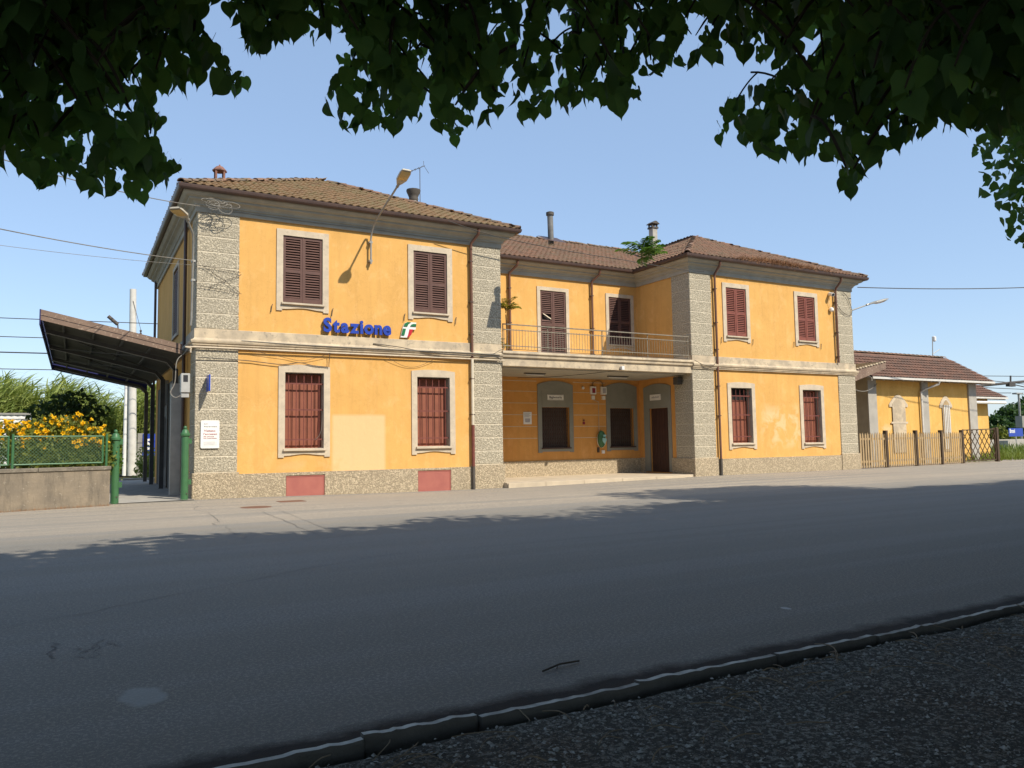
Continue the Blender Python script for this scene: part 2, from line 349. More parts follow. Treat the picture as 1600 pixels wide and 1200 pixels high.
# the carriageway is darker than the forecourt in front of the station
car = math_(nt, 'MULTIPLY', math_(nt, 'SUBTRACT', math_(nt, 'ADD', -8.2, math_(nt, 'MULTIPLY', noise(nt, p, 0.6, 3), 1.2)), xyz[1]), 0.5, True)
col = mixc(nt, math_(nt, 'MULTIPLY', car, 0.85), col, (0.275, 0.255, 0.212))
col = mixc(nt, math_(nt, 'MULTIPLY', ramp(nt, noise(nt, pos(nt, (0.03, 1.6, 1), (0, 0, 0.02)), 1.0, 3, 0.5), 0.48, 0.60), 0.6), col, (0.40, 0.37, 0.32))
agg = noise(nt, p, 130, 3, 0.8)
col = mixc(nt, math_(nt, 'MULTIPLY', ramp(nt, agg, 0.55, 0.72), 0.5), col, (0.60, 0.56, 0.48))
midg = noise(nt, p, 42, 4, 0.9)
col = mixc(nt, math_(nt, 'MULTIPLY', ramp(nt, midg, 0.52, 0.62), 0.55), col, (0.66, 0.60, 0.51))
col = mixc(nt, math_(nt, 'MULTIPLY', ramp(nt, midg, 0.47, 0.37), 0.66), col, (0.085, 0.082, 0.073))
col = mixc(nt, math_(nt, 'MULTIPLY', ramp(nt, agg, 0.46, 0.34), 0.45), col, (0.19, 0.175, 0.155))
stn = noise(nt, p, 2.6, 7, 0.7)
col = mixc(nt, math_(nt, 'MULTIPLY', ramp(nt, stn, 0.58, 0.74), 0.3), col, (0.26, 0.235, 0.21))
wq = atZ(222, 1088); wx = math_(nt, 'MULTIPLY', math_(nt, 'SUBTRACT', xyz[0], float(wq[0])), 1/0.17); wy = math_(nt, 'MULTIPLY', math_(nt, 'SUBTRACT', xyz[1], float(wq[1])), 1/0.27)
wr = math_(nt, 'ADD', math_(nt, 'ADD', math_(nt, 'MULTIPLY', wx, wx), math_(nt, 'MULTIPLY', wy, wy)), math_(nt, 'MULTIPLY', noise(nt, p, 6, 4), 0.8))
col = mixc(nt, math_(nt, 'MULTIPLY', ramp(nt, wr, 0.75, 1.35, (1, 1, 1, 1), (0, 0, 0, 1)), 0.55), col, (0.36, 0.36, 0.33))                      # worn smooth patch
# soil and grime that settles in the gutter beside the kerb
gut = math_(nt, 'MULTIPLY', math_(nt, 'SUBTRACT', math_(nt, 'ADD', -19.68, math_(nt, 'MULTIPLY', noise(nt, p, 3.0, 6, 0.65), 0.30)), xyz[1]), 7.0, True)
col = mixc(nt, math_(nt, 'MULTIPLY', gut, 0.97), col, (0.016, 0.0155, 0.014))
nt.links.new(col, b.inputs['Base Color']); b.inputs['Roughness'].default_value = 0.9; b.inputs['Specular IOR Level'].default_value = 0.25
bump(nt, b, math_(nt, 'ADD', agg, math_(nt, 'MULTIPLY', noise(nt, p, 3, 4), 0.8)), 0.7, 0.012)
M['asphalt'] = m
ry = [-19.86, -19.4] + frange(-19, -6, 1.0) + frange(-5.5, 2.5, 0.5)
rx = [-200, -120, -70, -40, -25] + frange(-16, -4, 2) + frange(-3, 22, 0.5) + frange(24, 50, 2) + [70, 120, 200]
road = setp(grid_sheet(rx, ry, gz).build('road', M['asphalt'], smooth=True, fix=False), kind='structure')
# cracks: thin tarry seams lying just above the asphalt
M['crack'] = pmat('crack_grime', (0.10, 0.09, 0.08), (0.17, 0.155, 0.14), 9, 0.95, bstr=0)
def ribbon(pts, w, zoff=0.004, jit=0.0, sub=8):
    P = []
    for a, c in zip(pts[:-1], pts[1:]):
        for k in range(sub):
            t = k/sub; P.append(np.array(a)*(1-t) + np.array(c)*t)
    P.append(np.array(pts[-1])); mb = MB(); vs_ = []
    for i, q in enumerate(P):
        d = P[min(i+1, len(P)-1)] - P[max(i-1, 0)]; d = d/np.linalg.norm(d); n = np.array([-d[1], d[0]])
        q = q + n*random.gauss(0, jit); ww = w*random.uniform(0.35, 1.3)*(1 if 0 < i < len(P)-1 else 0.2)
        for s in (-1, 1):
            x, y = q + n*ww*s*0.5; vs_.append((x, y, gz(x, y)+zoff))
    mb.add(vs_, [(2*i, 2*i+1, 2*i+3, 2*i+2) for i in range(len(P)-1)]); return mb
def gp(px, py): return tuple(atZ(px, py)[:2])
for pts, w, j in (([(-40, 990), (120, 960), (300, 925), (500, 885), (640, 862)], 0.010, 0.03), ([(303, 787), (330, 806), (345, 822), (395, 845)], 0.014, 0.06),
                  ([(440, 798), (480, 815), (525, 832)], 0.013, 0.02), ([(405, 798), (440, 812), (500, 838)], 0.014, 0.02),
                  ([(85, 1030), (78, 1022), (88, 1003)], 0.012, 0.015), ([(115, 1015), (135, 1020), (150, 1010), (155, 1000)], 0.012, 0.02),
                  ([(118, 1025), (140, 1028), (160, 1012), (175, 1002), (190, 1012)], 0.008, 0.02),
                  ([(0, 890), (200, 872), (420, 852), (560, 835)], 0.012, 0.03)):
    ribbon([gp(*q) for q in pts], w, 0.004, j).build('crack', M['crack'], road, fix=False)
# paler worn patch and chalky scuffs on the carriageway
M['scuff'] = pmat('pale_scuff', (0.47, 0.45, 0.42), (0.41, 0.39, 0.36), 14, 0.9, 90, 0.4, 0.005)
def blob(cx, cy, rx_, ry_, z, n=40, j=0.07):
    mb = MB(); vs_ = [(cx, cy, gz(cx, cy)+z)]
    for k in range(n):
        a = 2*math.pi*k/n; r_ = 1 + random.uniform(-j, j); x, y = cx+rx_*r_*math.cos(a), cy+ry_*r_*math.sin(a); vs_.append((x, y, gz(x, y)+z))
    return mb.add(vs_, [(0, k+1, (k+1) % n+1) for k in range(n)])
for (px, py), a, c in (((1228, 951), 0.035, 0.05),):
    q = atZ(px, py); blob(q[0], q[1], a, c, 0.003).build('worn_patch', M['scuff'], road, fix=False)
# manholes in front of the left wing
for (px, py), nm in (((400, 792), 'round'), ((455, 782), 'square')):
    q = atZ(px, py); z = gz(q[0], q[1])
    mb = MB()
    if nm == 'round': mb.lathe((q[0], q[1], z), [(0.36, -0.02), (0.36, 0.006), (0.31, 0.010), (0.02, 0.010)], 20)
    else: mb.box(q[0]-0.33, q[0]+0.33, q[1]-0.28, q[1]+0.28, z-0.02, z+0.009)
    M.setdefault('rustcover', pmat('rusty_cover', (0.20, 0.095, 0.06), (0.15, 0.08, 0.05), 9, 0.85, 60, 0.5, 0.006))
    mb.top('manhole_cover', M['rustcover'], 'round rusty manhole cover set in the asphalt' if nm == 'round' else 'square rusty inspection cover against the red hatch', 'manhole cover')

# pavement of dirt and gravel under the trees
m, nt, b = new_mat('dirt_and_gravel'); p = pos(nt)
col = mixc(nt, ramp(nt, noise(nt, p, 1.5, 6, 0.65), 0.35, 0.66), (0.25, 0.24, 0.20), (0.135, 0.122, 0.098))
v = N(nt, 'ShaderNodeTexVoronoi'); v.inputs['Scale'].default_value = 55; nt.links.new(p, v.inputs['Vector'])
col = mixc(nt, ramp(nt, noise(nt, p, 0.7, 4), 0.50, 0.62), col, (0.16, 0.125, 0.09))
col = mixc(nt, math_(nt, 'MULTIPLY', ramp(nt, noise(nt, p, 70, 4, 0.8), 0.50, 0.62), 0.75), col, (0.42, 0.41, 0.365))
col = mixc(nt, math_(nt, 'MULTIPLY', ramp(nt, noise(nt, p, 34, 4, 0.75), 0.47, 0.36), 0.8), col, (0.042, 0.04, 0.032))
nt.links.new(col, b.inputs['Base Color']); b.inputs['Roughness'].default_value = 0.95; b.inputs['Specular IOR Level'].default_value = 0.15
bump(nt, b, math_(nt, 'ADD', v.outputs['Distance'], math_(nt, 'MULTIPLY', noise(nt, p, 90, 4, 0.75), 0.8)), 1.0, 0.018)
M['gravelbed'] = m
def pz(x, y): return 0.012 + 0.012*math.exp(-max(0, -19.97-y)/0.16) + 0.018*mnoise.noise(Vector((x*1.3, y*1.3, 0))) + 0.010*mnoise.noise(Vector((x*6, y*6, 3)))
px_ = [-200, -60, -20, -10] + frange(-6, 14, 0.16) + [18, 30, 60, 200]
py_ = [-60, -40, -30, -25] + frange(-24, -19.98, 0.12)
pave = setp(grid_sheet(px_, py_, pz).build('pavement', M['gravelbed'], smooth=True, fix=False), kind='structure')
# loose stones (nobody could count them)
def stones(n, seed, xr, yr, smin, smax, zf):
    rng = random.Random(seed); mb = MB()
    base = [(1,0,0),(-1,0,0),(0,1,0),(0,-1,0),(0,0,1),(0,0,-0.6)]
    fs = [(0,2,4),(2,1,4),(1,3,4),(3,0,4),(2,0,5),(1,2,5),(3,1,5),(0,3,5)]
    for _ in range(n):
        x = rng.uniform(*xr); y = rng.uniform(*yr)
        if rng.random() > 0.30 + 0.9*max(0, mnoise.noise(Vector((x*0.9, y*0.9, 7))) + 0.25): continue
        s = smin + (smax-smin)*rng.random()**3; a = rng.uniform(0, 6.28); ca, sa = math.cos(a), math.sin(a)
        e = (s*rng.uniform(0.8, 1.5), s*rng.uniform(0.6, 1.0), s*rng.uniform(0.4, 0.8)); z = zf(x, y)
        vs_ = []
        for q in base:
            j = [q[i]*e[i] + rng.uniform(-0.25, 0.25)*s for i in range(3)]
            vs_.append((x+ca*j[0]-sa*j[1], y+sa*j[0]+ca*j[1], z+j[2]+0.2*s))
        mb.add(vs_, fs)
    return mb
M['stone'] = pmat('grey_gravel_stone', (0.36, 0.35, 0.315), (0.17, 0.165, 0.145), 60, 0.9, 80, 0.3, 0.004, (0.50, 0.49, 0.45))
stones(52000, 3, (-3.2, 8.5), (-22.9, -20.02), 0.003, 0.015, pz).build('gravel', M['stone'], pave, kind='stuff', fix=False)
stones(2600, 5, (-3.2, 12), (-20.5, -20.02), 0.004, 0.018, pz).build('gravel', M['stone'], pave, kind='stuff', fix=False)
# dry twigs and scraps
rng = random.Random(21)
tw = MB()
for k in range(170):
    y = -20.05 - abs(rng.gauss(0, 0.45)); x = rng.uniform(-2.4, 7)
    if y < -22.7: continue
    L = rng.uniform(0.05, 0.32); a = rng.gauss(0.3, 0.7); c = rng.uniform(-0.6, 0.6); pts = []
    for t in range(5):
        aa = a + c*t/4; pts.append((x+math.cos(aa)*L*t/4, y+math.sin(aa)*L*t/4, pz(x, y)+0.020+0.014*math.sin(t)))
    tw.tube(pts, rng.uniform(0.002, 0.0042), 4)
tw.build('dry_twigs', M['litter'], pave, kind='stuff', fix=False)
q = atZ(848, 1052); e = atZ(905, 1036)
mb = MB(); mb.tube([(q[0], q[1], 0.012), (q[0]*0.5+e[0]*0.5, q[1]*0.5+e[1]*0.5+0.02, 0.02), (e[0], e[1], 0.014)], 0.006, 6)
mb.tube([(q[0]*0.6+e[0]*0.4, q[1]*0.6+e[1]*0.4, 0.016), (q[0]*0.6+e[0]*0.4-0.05, q[1]*0.6+e[1]*0.4-0.07, 0.03)], 0.004, 5)
mb.top('fallen_twig', M['twig'], 'bent dark twig lying on the asphalt beside the kerb', 'twig')
# kerb of separate stones
KX = [-9.2, -7.4, -5.6, -4.3, -3.1, -1.75, -1.15, -0.15, 0.95, 1.9, 2.75, 3.9, 5.2, 6.6, 8.2, 9.8, 11.5, 13.3, 15, 17, 19, 22, 25, 28, 32, 36, 40]
m, nt, b = new_mat('weathered_kerb_stone'); p = pos(nt); xyz = sep(nt, p)
col = mixc(nt, ramp(nt, noise(nt, p, 7, 5), 0.35, 0.68), (0.56, 0.55, 0.49), (0.30, 0.29, 0.255))
soil_shade = math_(nt, 'MULTIPLY', math_(nt, 'SUBTRACT', math_(nt, 'ADD', 0.028, math_(nt, 'MULTIPLY', noise(nt, p, 9, 5, 0.7), 0.036)), xyz[2]), 60.0, True)     # soil crusted low on the stones
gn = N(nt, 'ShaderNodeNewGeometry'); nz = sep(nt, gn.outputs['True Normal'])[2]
soil_shade = math_(nt, 'MAXIMUM', soil_shade, ramp(nt, nz, 0.55, 0.75, (1, 1, 1, 1), (0, 0, 0, 1)))  # steep faces darkened by their normal: shade painted in with the soil
col = mixc(nt, math_(nt, 'MULTIPLY', soil_shade, 0.92), col, (0.058, 0.050, 0.039))
nt.links.new(col, b.inputs['Base Color']); b.inputs['Roughness'].default_value = 0.95; bump(nt, b, noise(nt, p, 26, 6, 0.7), 0.8, 0.015); M['kerb'] = m
kerb = thing('kerb', (0, -19.9, 0), 'row of weathered stone kerb blocks between road and gravel', 'kerb')
rng = random.Random(4)
for a, c in zip(KX[:-1], KX[1:]):
    dy = rng.gauss(0, 0.016); dz = rng.gauss(0, 0.007); mb = MB(); n = 26; vs_ = []; fs = []
    tilt = rng.gauss(0, 0.006)
    for i in range(n+1):
        t = i/n; x = a+0.006 + (c-a-0.012)*t
        w = 0.028 + 0.006*mnoise.noise(Vector((x*3, 1, 0))); z = 0.048 + dz + tilt*(t-0.5) + 0.010*mnoise.noise(Vector((x*9, 0, 0)))+0.005*mnoise.noise(Vector((x*30, 0, 2)))
        y = -19.90 + dy + 0.008*mnoise.noise(Vector((x*4, 5, 0)))
        vs_ += [(x, y-w, -0.1), (x, y-w, z-0.014), (x, y-w+0.006, z), (x, y+w-0.007, z-0.002), (x, y+w, z-0.012), (x, y+w, -0.1)]
    for i in range(n):
        for k in range(6): fs.append((i*6+k, i*6+(k+1) % 6, (i+1)*6+(k+1) % 6, (i+1)*6+k))
    fs += [(0, 1, 2, 3, 4, 5), tuple(n*6+k for k in (5, 4, 3, 2, 1, 0))]
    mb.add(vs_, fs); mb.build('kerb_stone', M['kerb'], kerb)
# concrete floor of the passage beside the station
setp(MB().add([(-2.25, -0.55, 0.012), (0.0, -0.30, 0.012), (0.0, 16, 0.03), (-2.2, 16, 0.03)], [(0, 1, 2, 3)]).build('path', M['concrete'], fix=False), kind='structure')

# ================================================================== STATION BUILDING
ST = thing('station_building', (0, 0, 0), 'two storey ochre railway station with rusticated corners, arcade and balcony', 'station')
XW = [0.0, 9.80, 18.50, 28.33]; YB = 12.3; YC = 3.4
ZE = 8.72                                                            # underside of the eaves
def wall(name, mat, axis, c, u0, u1, z0, z1, holes=(), inward=1, reveal=0.32):
    """vertical wall sheet with real openings and reveals"""
    us = sorted({u0, u1, *[h[0] for h in holes], *[h[1] for h in holes]}); zs = sorted({z0, z1, *[h[2] for h in holes], *[h[3] for h in holes]})
    mb = MB()
    def P(u, d, z): return (u, c+d*inward, z) if axis == 'y' else (c+d*inward, u, z)
    for a, b_ in zip(us[:-1], us[1:]):
        for e, f in zip(zs[:-1], zs[1:]):
            if any(h[0]-1e-6 <= a and b_ <= h[1]+1e-6 and h[2]-1e-6 <= e and f <= h[3]+1e-6 for h in holes): continue
            mb.add([P(a, 0, e), P(b_, 0, e), P(b_, 0, f), P(a, 0, f)], [(0, 1, 2, 3)])
    for h in holes:
        a, b_, e, f = h
        for q in (((a, e), (a, f)), ((b_, f), (b_, e)), ((a, f), (b_, f)), ((b_, e), (a, e))):
            mb.add([P(q[0][0], 0, q[0][1]), P(q[1][0], 0, q[1][1]), P(q[1][0], reveal, q[1][1]), P(q[0][0], reveal, q[0][1])], [(0, 1, 2, 3)])
    return mb.build(name, mat, ST, fix=False)
UP = [(2.40, 3.60, 5.75, 7.79), (6.60, 7.80, 5.75, 7.78)]
UPR = [(20.45, 21.60, 5.72, 7.74), (24.72, 25.84, 5.74, 7.72)]
GR = [(2.48, 3.65, 1.36, 3.64), (6.70, 7.86, 1.36, 3.62)]
GRR = [(20.54, 21.72, 1.28, 3.56), (24.81, 25.98, 1.24, 3.56)]
HA = [(2.52, 3.68, -0.06, 0.57), (6.70, 7.87, -0.08, 0.59)]
wall('wall', M['ochre'], 'y', 0, 0, XW[1], 0.55, 8.8, UP+GR)
wall('wall', M['ochre'], 'y', 0, XW[2], XW[3], 0.55, 8.8, UPR+GRR)
SIDEW = [(4.55, 6.0, 5.3, 7.6)]
wall('wall', M['ochre'], 'x', 0, 0, YB, -0.2, 8.8, SIDEW, 1)
wall('wall', M['ochre'], 'x', XW[3], 0, YB, -0.2, 8.8, (), -1)
wall('wall', M['ochre'], 'y', YB, 0, XW[3], -0.2, 8.8, (), -1)
wall('wall', M['ochre'], 'x', XW[1], 0, YC, -0.2, 8.8, (), -1)
DOOR = (1.50, 2.70, 0.12, 2.80)
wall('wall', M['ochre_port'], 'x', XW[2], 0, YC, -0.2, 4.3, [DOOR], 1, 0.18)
wall('wall', M['ochre'], 'x', XW[2], 0, YC, 4.3, 8.8, (), 1)
CUP = [(13.52, 14.77, 4.72, 7.66), (16.97, 18.16, 5.60, 7.65), (10.10, 11.30, 5.60, 7.65)]
wall('wall', M['ochre'], 'y', YC, XW[1], XW[2], 4.3, 8.8, CUP, 1, 0.2)
PW = [(13.50, 14.83, 1.22, 2.86), (16.90, 18.16, 1.22, 2.85), (10.10, 11.40, 1.22, 2.86)]
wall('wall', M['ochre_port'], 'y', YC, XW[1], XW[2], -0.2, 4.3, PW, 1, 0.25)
# incised horizontal joints of the portico wall
jm = bpy.data.meshes.new('wall_joint')
for k, z in enumerate((1.60, 2.07, 2.54, 3.01, 3.48, 3.90)):
    for (a, c) in ((9.81, 10.0), (11.6, 13.28), (15.05, 16.68)):
        MB().box(a, c, YC-0.008, YC+0.002, z, z+0.02).build('wall_joint', M['joint'], ST)
# rough plinth
def plinth(a, c, y=0.0):
    segs = []; x = a
    for h in sorted(HA):
        if a < h[0] < c: segs.append((x, h[0])); x = h[1]
    segs.append((x, c))
    mb = MB()
    for s in segs: mb.box(s[0], s[1], -0.055+y, 0.1+y, -0.25, 0.66)
    for h in HA:
        if a < h[0] < c: mb.box(h[0], h[1], -0.055+y, 0.1+y, h[3], 0.66)
    return mb.build('plinth', M['plinth'], ST)
plinth(1.17, 8.68); plinth(19.62, 27.2)
MB().box(9.9, 18.49, YC-0.045, YC+0.1, 0.0, 0.70).build('plinth', M['plinth'], ST)
MB().box(18.455, 18.6, 3.06, YC-0.045, 0.0, 0.72).build('plinth', M['plinth'], ST)
MB().box(18.455, 18.6, 1.10, 1.32, 0.0, 0.72).build('plinth', M['plinth'], ST)
for h in HA:
    o = MB().box(h[0]+0.01, h[1]-0.01, -0.030, 0.0, h[2]-0.1, h[3]-0.015).build('hatch', M['hatch'], ST)
    fr = MB()
    for a in ((h[0]+0.012, h[0]+0.04), (h[1]-0.04, h[1]-0.012)): fr.box(a[0], a[1], -0.040, -0.031, h[2]-0.1, h[3]-0.02)
    fr.box(h[0]+0.042, h[1]-0.042, -0.040, -0.031, h[3]-0.045, h[3]-0.02); fr.build('frame', M['hatch'], o)
# rusticated corner piers: backing and separate roughcast blocks
def block_mesh(w, d, hgt, nm):
    mb = MB(); mb.box(-w/2, w/2, -d/2, d/2, 0, hgt); return mb.mesh(nm, bevel=0.016)
PW_, PD_ = 1.16, 1.10
bl_up = block_mesh(PW_, PD_, 0.433, 'stone_block'); bl_lo = block_mesh(PW_, PD_, 0.434, 'stone_block'); bl_base = block_mesh(PW_+0.10, PD_+0.10, 1.0, 'stone_block')
for x0, x1 in ((0.0, 1.12), (8.72, 9.80), (18.50, 19.60), (27.23, 28.33)):
    cx = (x0+x1)/2; cy = 0.51
    MB().box(cx-PW_/2+0.014, cx+PW_/2-0.014, cy-PD_/2+0.012, cy+PD_/2-0.02, 0.7, 8.3).build('pier', M['joint'], ST)
    link(bl_base, 'stone_block', M['plinth'], ST, (cx, cy, -0.28))
    for k in range(8): link(bl_lo, 'stone_block', M['block'], ST, (cx, cy, 0.735+k*0.449))
    for k in range(8): link(bl_up, 'stone_block', M['block'], ST, (cx, cy, 4.815+k*0.447))
# ---- mouldings swept round the building
def sweep(path, prof, closed_prof=True):
    mb = MB(); n = len(prof); P = [np.array(q, float) for q in path]; vs_ = []; fs = []
    for i, q in enumerate(P):
        ns = []
        for a, c in ((i-1, i), (i, i+1)):
            if a < 0 or c >= len(P): continue
            d = P[c]-P[a]; d /= np.linalg.norm(d); ns.append(np.array([d[1], -d[0]]))
        nn = ns[0] if len(ns) == 1 else (ns[0]+ns[1])/(1+ns[0]@ns[1])
        for o_, z in prof: vs_.append((q[0]+nn[0]*o_, q[1]+nn[1]*o_, z))
    for i in range(len(P)-1):
        for k in range(n if closed_prof else n-1): fs.append((i*n+k, i*n+(k+1) % n, (i+1)*n+(k+1) % n, (i+1)*n+k))
    fs += [tuple(range(n)), tuple((len(P)-1)*n+k for k in range(n-1, -1, -1))]
    return mb.add(vs_, fs)
PATH = [(0, YB), (0, 0), (XW[1], 0), (XW[1], YC), (XW[2], YC), (XW[2], 0), (XW[3], 0), (XW[3], YB)]
corn = [(-0.05, 8.18), (0.065, 8.18), (0.065, 8.34), (0.11, 8.36), (0.11, 8.40), (0.17, 8.46), (0.27, 8.50), (0.27, 8.545), (0.36, 8.575), (0.42, 8.63), (0.44, 8.66), (0.44, 8.72), (-0.05, 8.72)]
sweep(PATH, corn).build('cornice', M['cornice'], ST)
gut_ = [(0.43, 8.735)] + [(0.51+0.085*math.cos(a), 8.745+0.085*math.sin(a)) for a in [math.pi+math.pi*k/8 for k in range(9)]][1:-1] + [(0.60, 8.765), (0.605, 8.80), (0.585, 8.80), (0.575, 8.765), (0.45, 8.765)]
sweep(PATH, gut_).build('gutter', M['gutter'], ST)
bandp = [(-0.02, 4.28), (0.085, 4.28), (0.085, 4.315), (0.115, 4.335), (0.115, 4.375), (0.15, 4.40), (0.165, 4.445), (0.165, 4.475), (0.10, 4.50), (0.075, 4.53), (0.066, 4.55), (0.066, 4.80), (0.03, 4.815), (-0.02, 4.815)]
sweep([(0, YB), (0, 0), (9.83, 0)], bandp).build('string_course', M['band'], ST)
sweep([(18.47, 0), (XW[3], 0), (XW[3], YB)], bandp).build('string_course', M['band'], ST)
# ---- portico floor, ceiling slab, balcony
pf = MB(); pf.prism([(9.82, 3.36), (9.82, -0.32), (12, -0.34), (15.5, -0.30), (18.2, -0.12), (18.46, 0.05), (18.46, 3.36)], 'z', -0.2, 0.085)
M['floor'] = pmat('dusty_paving', (0.56, 0.46, 0.33), (0.45, 0.37, 0.27), 2.0, 0.9, 25, 0.3, 0.008)
pf.build('portico_floor', M['floor'], ST)
for k, (a, c) in enumerate(((9.83, 11.3), (11.31, 12.9), (12.91, 14.6), (14.61, 16.2), (16.21, 17.6))):
    MB().box(a, c, -0.40-0.0, -0.345 if k < 2 else -0.31, -0.2, 0.075).build('step_stone', M['floor'], ST, bevel=0.008)
BAL = MB().prism([(-0.02, 4.10), (3.40, 4.10), (3.40, 4.62), (-0.10, 4.62), (-0.13, 4.60), (-0.15, 4.56), (-0.15, 4.52), (-0.10, 4.48), (-0.09, 4.40), (-0.03, 4.37), (-0.02, 4.34)], 'x', 9.832, 18.468).build('balcony', M['band'], ST)
MB().box(9.84, 18.46, 0.30, 3.38, 4.06, 4.098).build('soffit', M['cornice'], BAL)
ZR0, ZR1 = 4.64, 5.55
rl = MB()
for z, h_ in ((ZR1, 0.035), (5.36, 0.028), (4.80, 0.028)): rl.box(9.9, 18.36, -0.035 if z == ZR1 else -0.02, 0.02 if z == ZR1 else 0.008, z-h_/2, z+h_/2)
rl.build('railing', M['rail'], BAL)
bar_m = MB().tube([(0, 0, 0), (0, 0, 0.70)], 0.0075, 6).mesh('baluster')
post_m = MB().tube([(0, 0, -0.05), (0, 0, ZR1-ZR0-0.02)], 0.02, 8).mesh('railing_post')
x = 9.96
while x < 18.33:
    link(bar_m, 'baluster', M['rail'], BAL, (x, -0.006, 4.70)); x += 0.121
for x in (9.93, 11.75, 14.15, 16.3, 18.34): link(post_m, 'railing_post', M['rail'], BAL, (x, 0.03, ZR0))
# ---- window surrounds
def surround(x0, x1, z0, z1, y=0.0, w=0.19, arch=0.0, apron=True, mat='surround', pr=0.04):
    mb = MB(); top = z1+w
    mb.box(x0-w, x0, y-pr, y+0.01, z0, z1); mb.box(x1, x1+w, y-pr, y+0.01, z0, z1)
    n = 9; pr_ = [(x0-w, z1), (x1+w, z1)] + [(x1+w - (x1-x0+2*w)*k/(n-1), top + arch*(1-(2*k/(n-1)-1)**2)) for k in range(n)]
    mb.prism(pr_, 'y', y-pr, y+0.01)
    if apron:
        L, R_ = x0-w, x1+w; ap = [(L, z0), (L, z0-0.26), (L+0.17, z0-0.26), (L+0.17, z0-0.215)]
        ap += [(L+0.2 + (R_-L-0.4)*k/8, z0-0.21 + 0.05*math.sin(math.pi*k/8)**2) for k in range(9)]
        ap += [(R_-0.17, z0-0.215), (R_-0.17, z0-0.26), (R_, z0-0.26), (R_, z0)]
        mb.prism(ap, 'y', y-pr, y+0.01)
    else: mb.box(x0-w, x1+w, y-pr, y+0.01, z0-0.08, z0)
    o = mb.build('window_surround', M[mat], ST)
    MB().prism([(y-0.115, z0-0.015), (y+0.10, z0+0.012), (y+0.10, z0-0.05), (y-0.085, z0-0.075), (y-0.115, z0-0.065)], 'x', x0-0.05, x1+0.05).build('sill', M[mat], o)
    return o
# ---- louvred shutters
slat_cache = {}
def slat_mesh(w):
    k = round(w, 3)
    if k not in slat_cache:
        c, s = math.cos(R(52)), math.sin(R(52)); h_ = 0.036; t = 0.006
        prof = [(-h_*c - t*s*0.5, -h_*s + t*c*0.5), (h_*c - t*s*0.5, h_*s + t*c*0.5), (h_*c + t*s*0.5, h_*s - t*c*0.5), (-h_*c + t*s*0.5, -h_*s - t*c*0.5)]
        slat_cache[k] = MB().prism(prof, 'x', -w/2, w/2).mesh('slat')
    return slat_cache[k]
def shutters(x0, x1, z0, z1, y, mat, single=True, broken=False, split=0.47):
    dk = MB().box(x0, x1, y+0.10, y+0.12, z0, z1).build('window_void', M['dark'], ST)
    xm = (x0+x1)/2; t = 0.045
    for li, (a, c) in enumerate(((x0+0.008, xm-0.004), (xm+0.004, x1-0.008))):
        st = 0.075; zb, zt = z0+0.012, z1-0.008; zm = zb+(zt-zb)*split
        fr = MB().box(a, a+st, y, y+t, zb, zt).box(c-st, c, y, y+t, zb, zt)
        fr.box(a+st, c-st, y+0.001, y+t, zb, zb+0.13).box(a+st, c-st, y+0.001, y+t, zt-0.085, zt).box(a+st, c-st, y+0.001, y+t, zm-0.05, zm+0.05)
        if li == 0: fr.box(xm-0.012, xm+0.018, y-0.012, y-0.002, zb, zt)
        for zz in (zb+0.25, zt-0.25):
            fr.box((a-0.035 if li == 0 else c-0.03), (a+0.03 if li == 0 else c+0.035), y-0.008, y-0.001, zz-0.025, zz+0.025)
        sh = fr.build('shutter', M[mat], ST)
        w = c-a-2*st; sm = slat_mesh(w); parts = MB()
        for p0, p1 in ((zb+0.13, zm-0.05), (zm+0.05, zt-0.085)):
            n = max(2, int(round((p1-p0)/0.078))); pitch = (p1-p0)/n
            for k in range(n):
                z = p0 + pitch*(k+0.5)
                if broken and li == 0 and 6.42 < z < 6.72: continue
                if single:
                    o = link(sm, 'slat', M[mat], sh, ((a+c)/2, y+0.026, z))
                    o.rotation_euler.x = random.gauss(0, 0.03); o.rotation_euler.y = random.gauss(0, 0.006)
                else: parts.add([(q.co.x+(a+c)/2, q.co.y+y+0.026, q.co.z+z) for q in sm.vertices], [tuple(f.vertices) for f in sm.polygons])
        if not single: parts.build('slats', M[mat], sh, kind='stuff')
        if broken and li == 0:
            o = link(slat_mesh(w-0.02).copy(), 'slat', None, sh, ((a+c)/2+0.02, y+0.0, 6.60)); o.data.materials.clear(); o.data.materials.append(M['surround']); o.rotation_euler.y = R(28)
            o['label'] = 'loose pale slat hanging askew in the broken shutter'
for h in UP: surround(*h); shutters(*h, 0.0, 'shutter')
for h in UPR: surround(*h); shutters(*h, 0.0, 'shutter_red', single=False)
surround(*CUP[0], y=YC, w=0.15, apron=False); shutters(*CUP[0], YC, 'shutter', broken=True, split=0.52)
surround(*CUP[1], y=YC, w=0.15); shutters(*CUP[1], YC, 'shutter')
surround(*CUP[2], y=YC, w=0.15); shutters(*CUP[2], YC, 'shutter', single=False)
# side window of the left wing
h = SIDEW[0]
mb = MB().box(-0.04, 0.01, h[0]-0.15, h[0], h[2]-0.1, h[3]+0.15).box(-0.04, 0.01, h[1], h[1]+0.15, h[2]-0.1, h[3]+0.15).box(-0.04, 0.01, h[0], h[1], h[3], h[3]+0.15).box(-0.06, 0.01, h[0], h[1], h[2]-0.1, h[2])
mb.build('window_surround', M['surround'], ST)
MB().box(0.02, 0.06, h[0], h[1], h[2], h[3]).build('shutter', M['shutter'], ST)
sl = MB()
for k in range(26): sl.box(-0.005, 0.015, h[0]+0.08, h[1]-0.08, h[2]+0.1+k*0.082, h[2]+0.145+k*0.082)
sl.build('slats', M['shutter'], ST, kind='stuff')
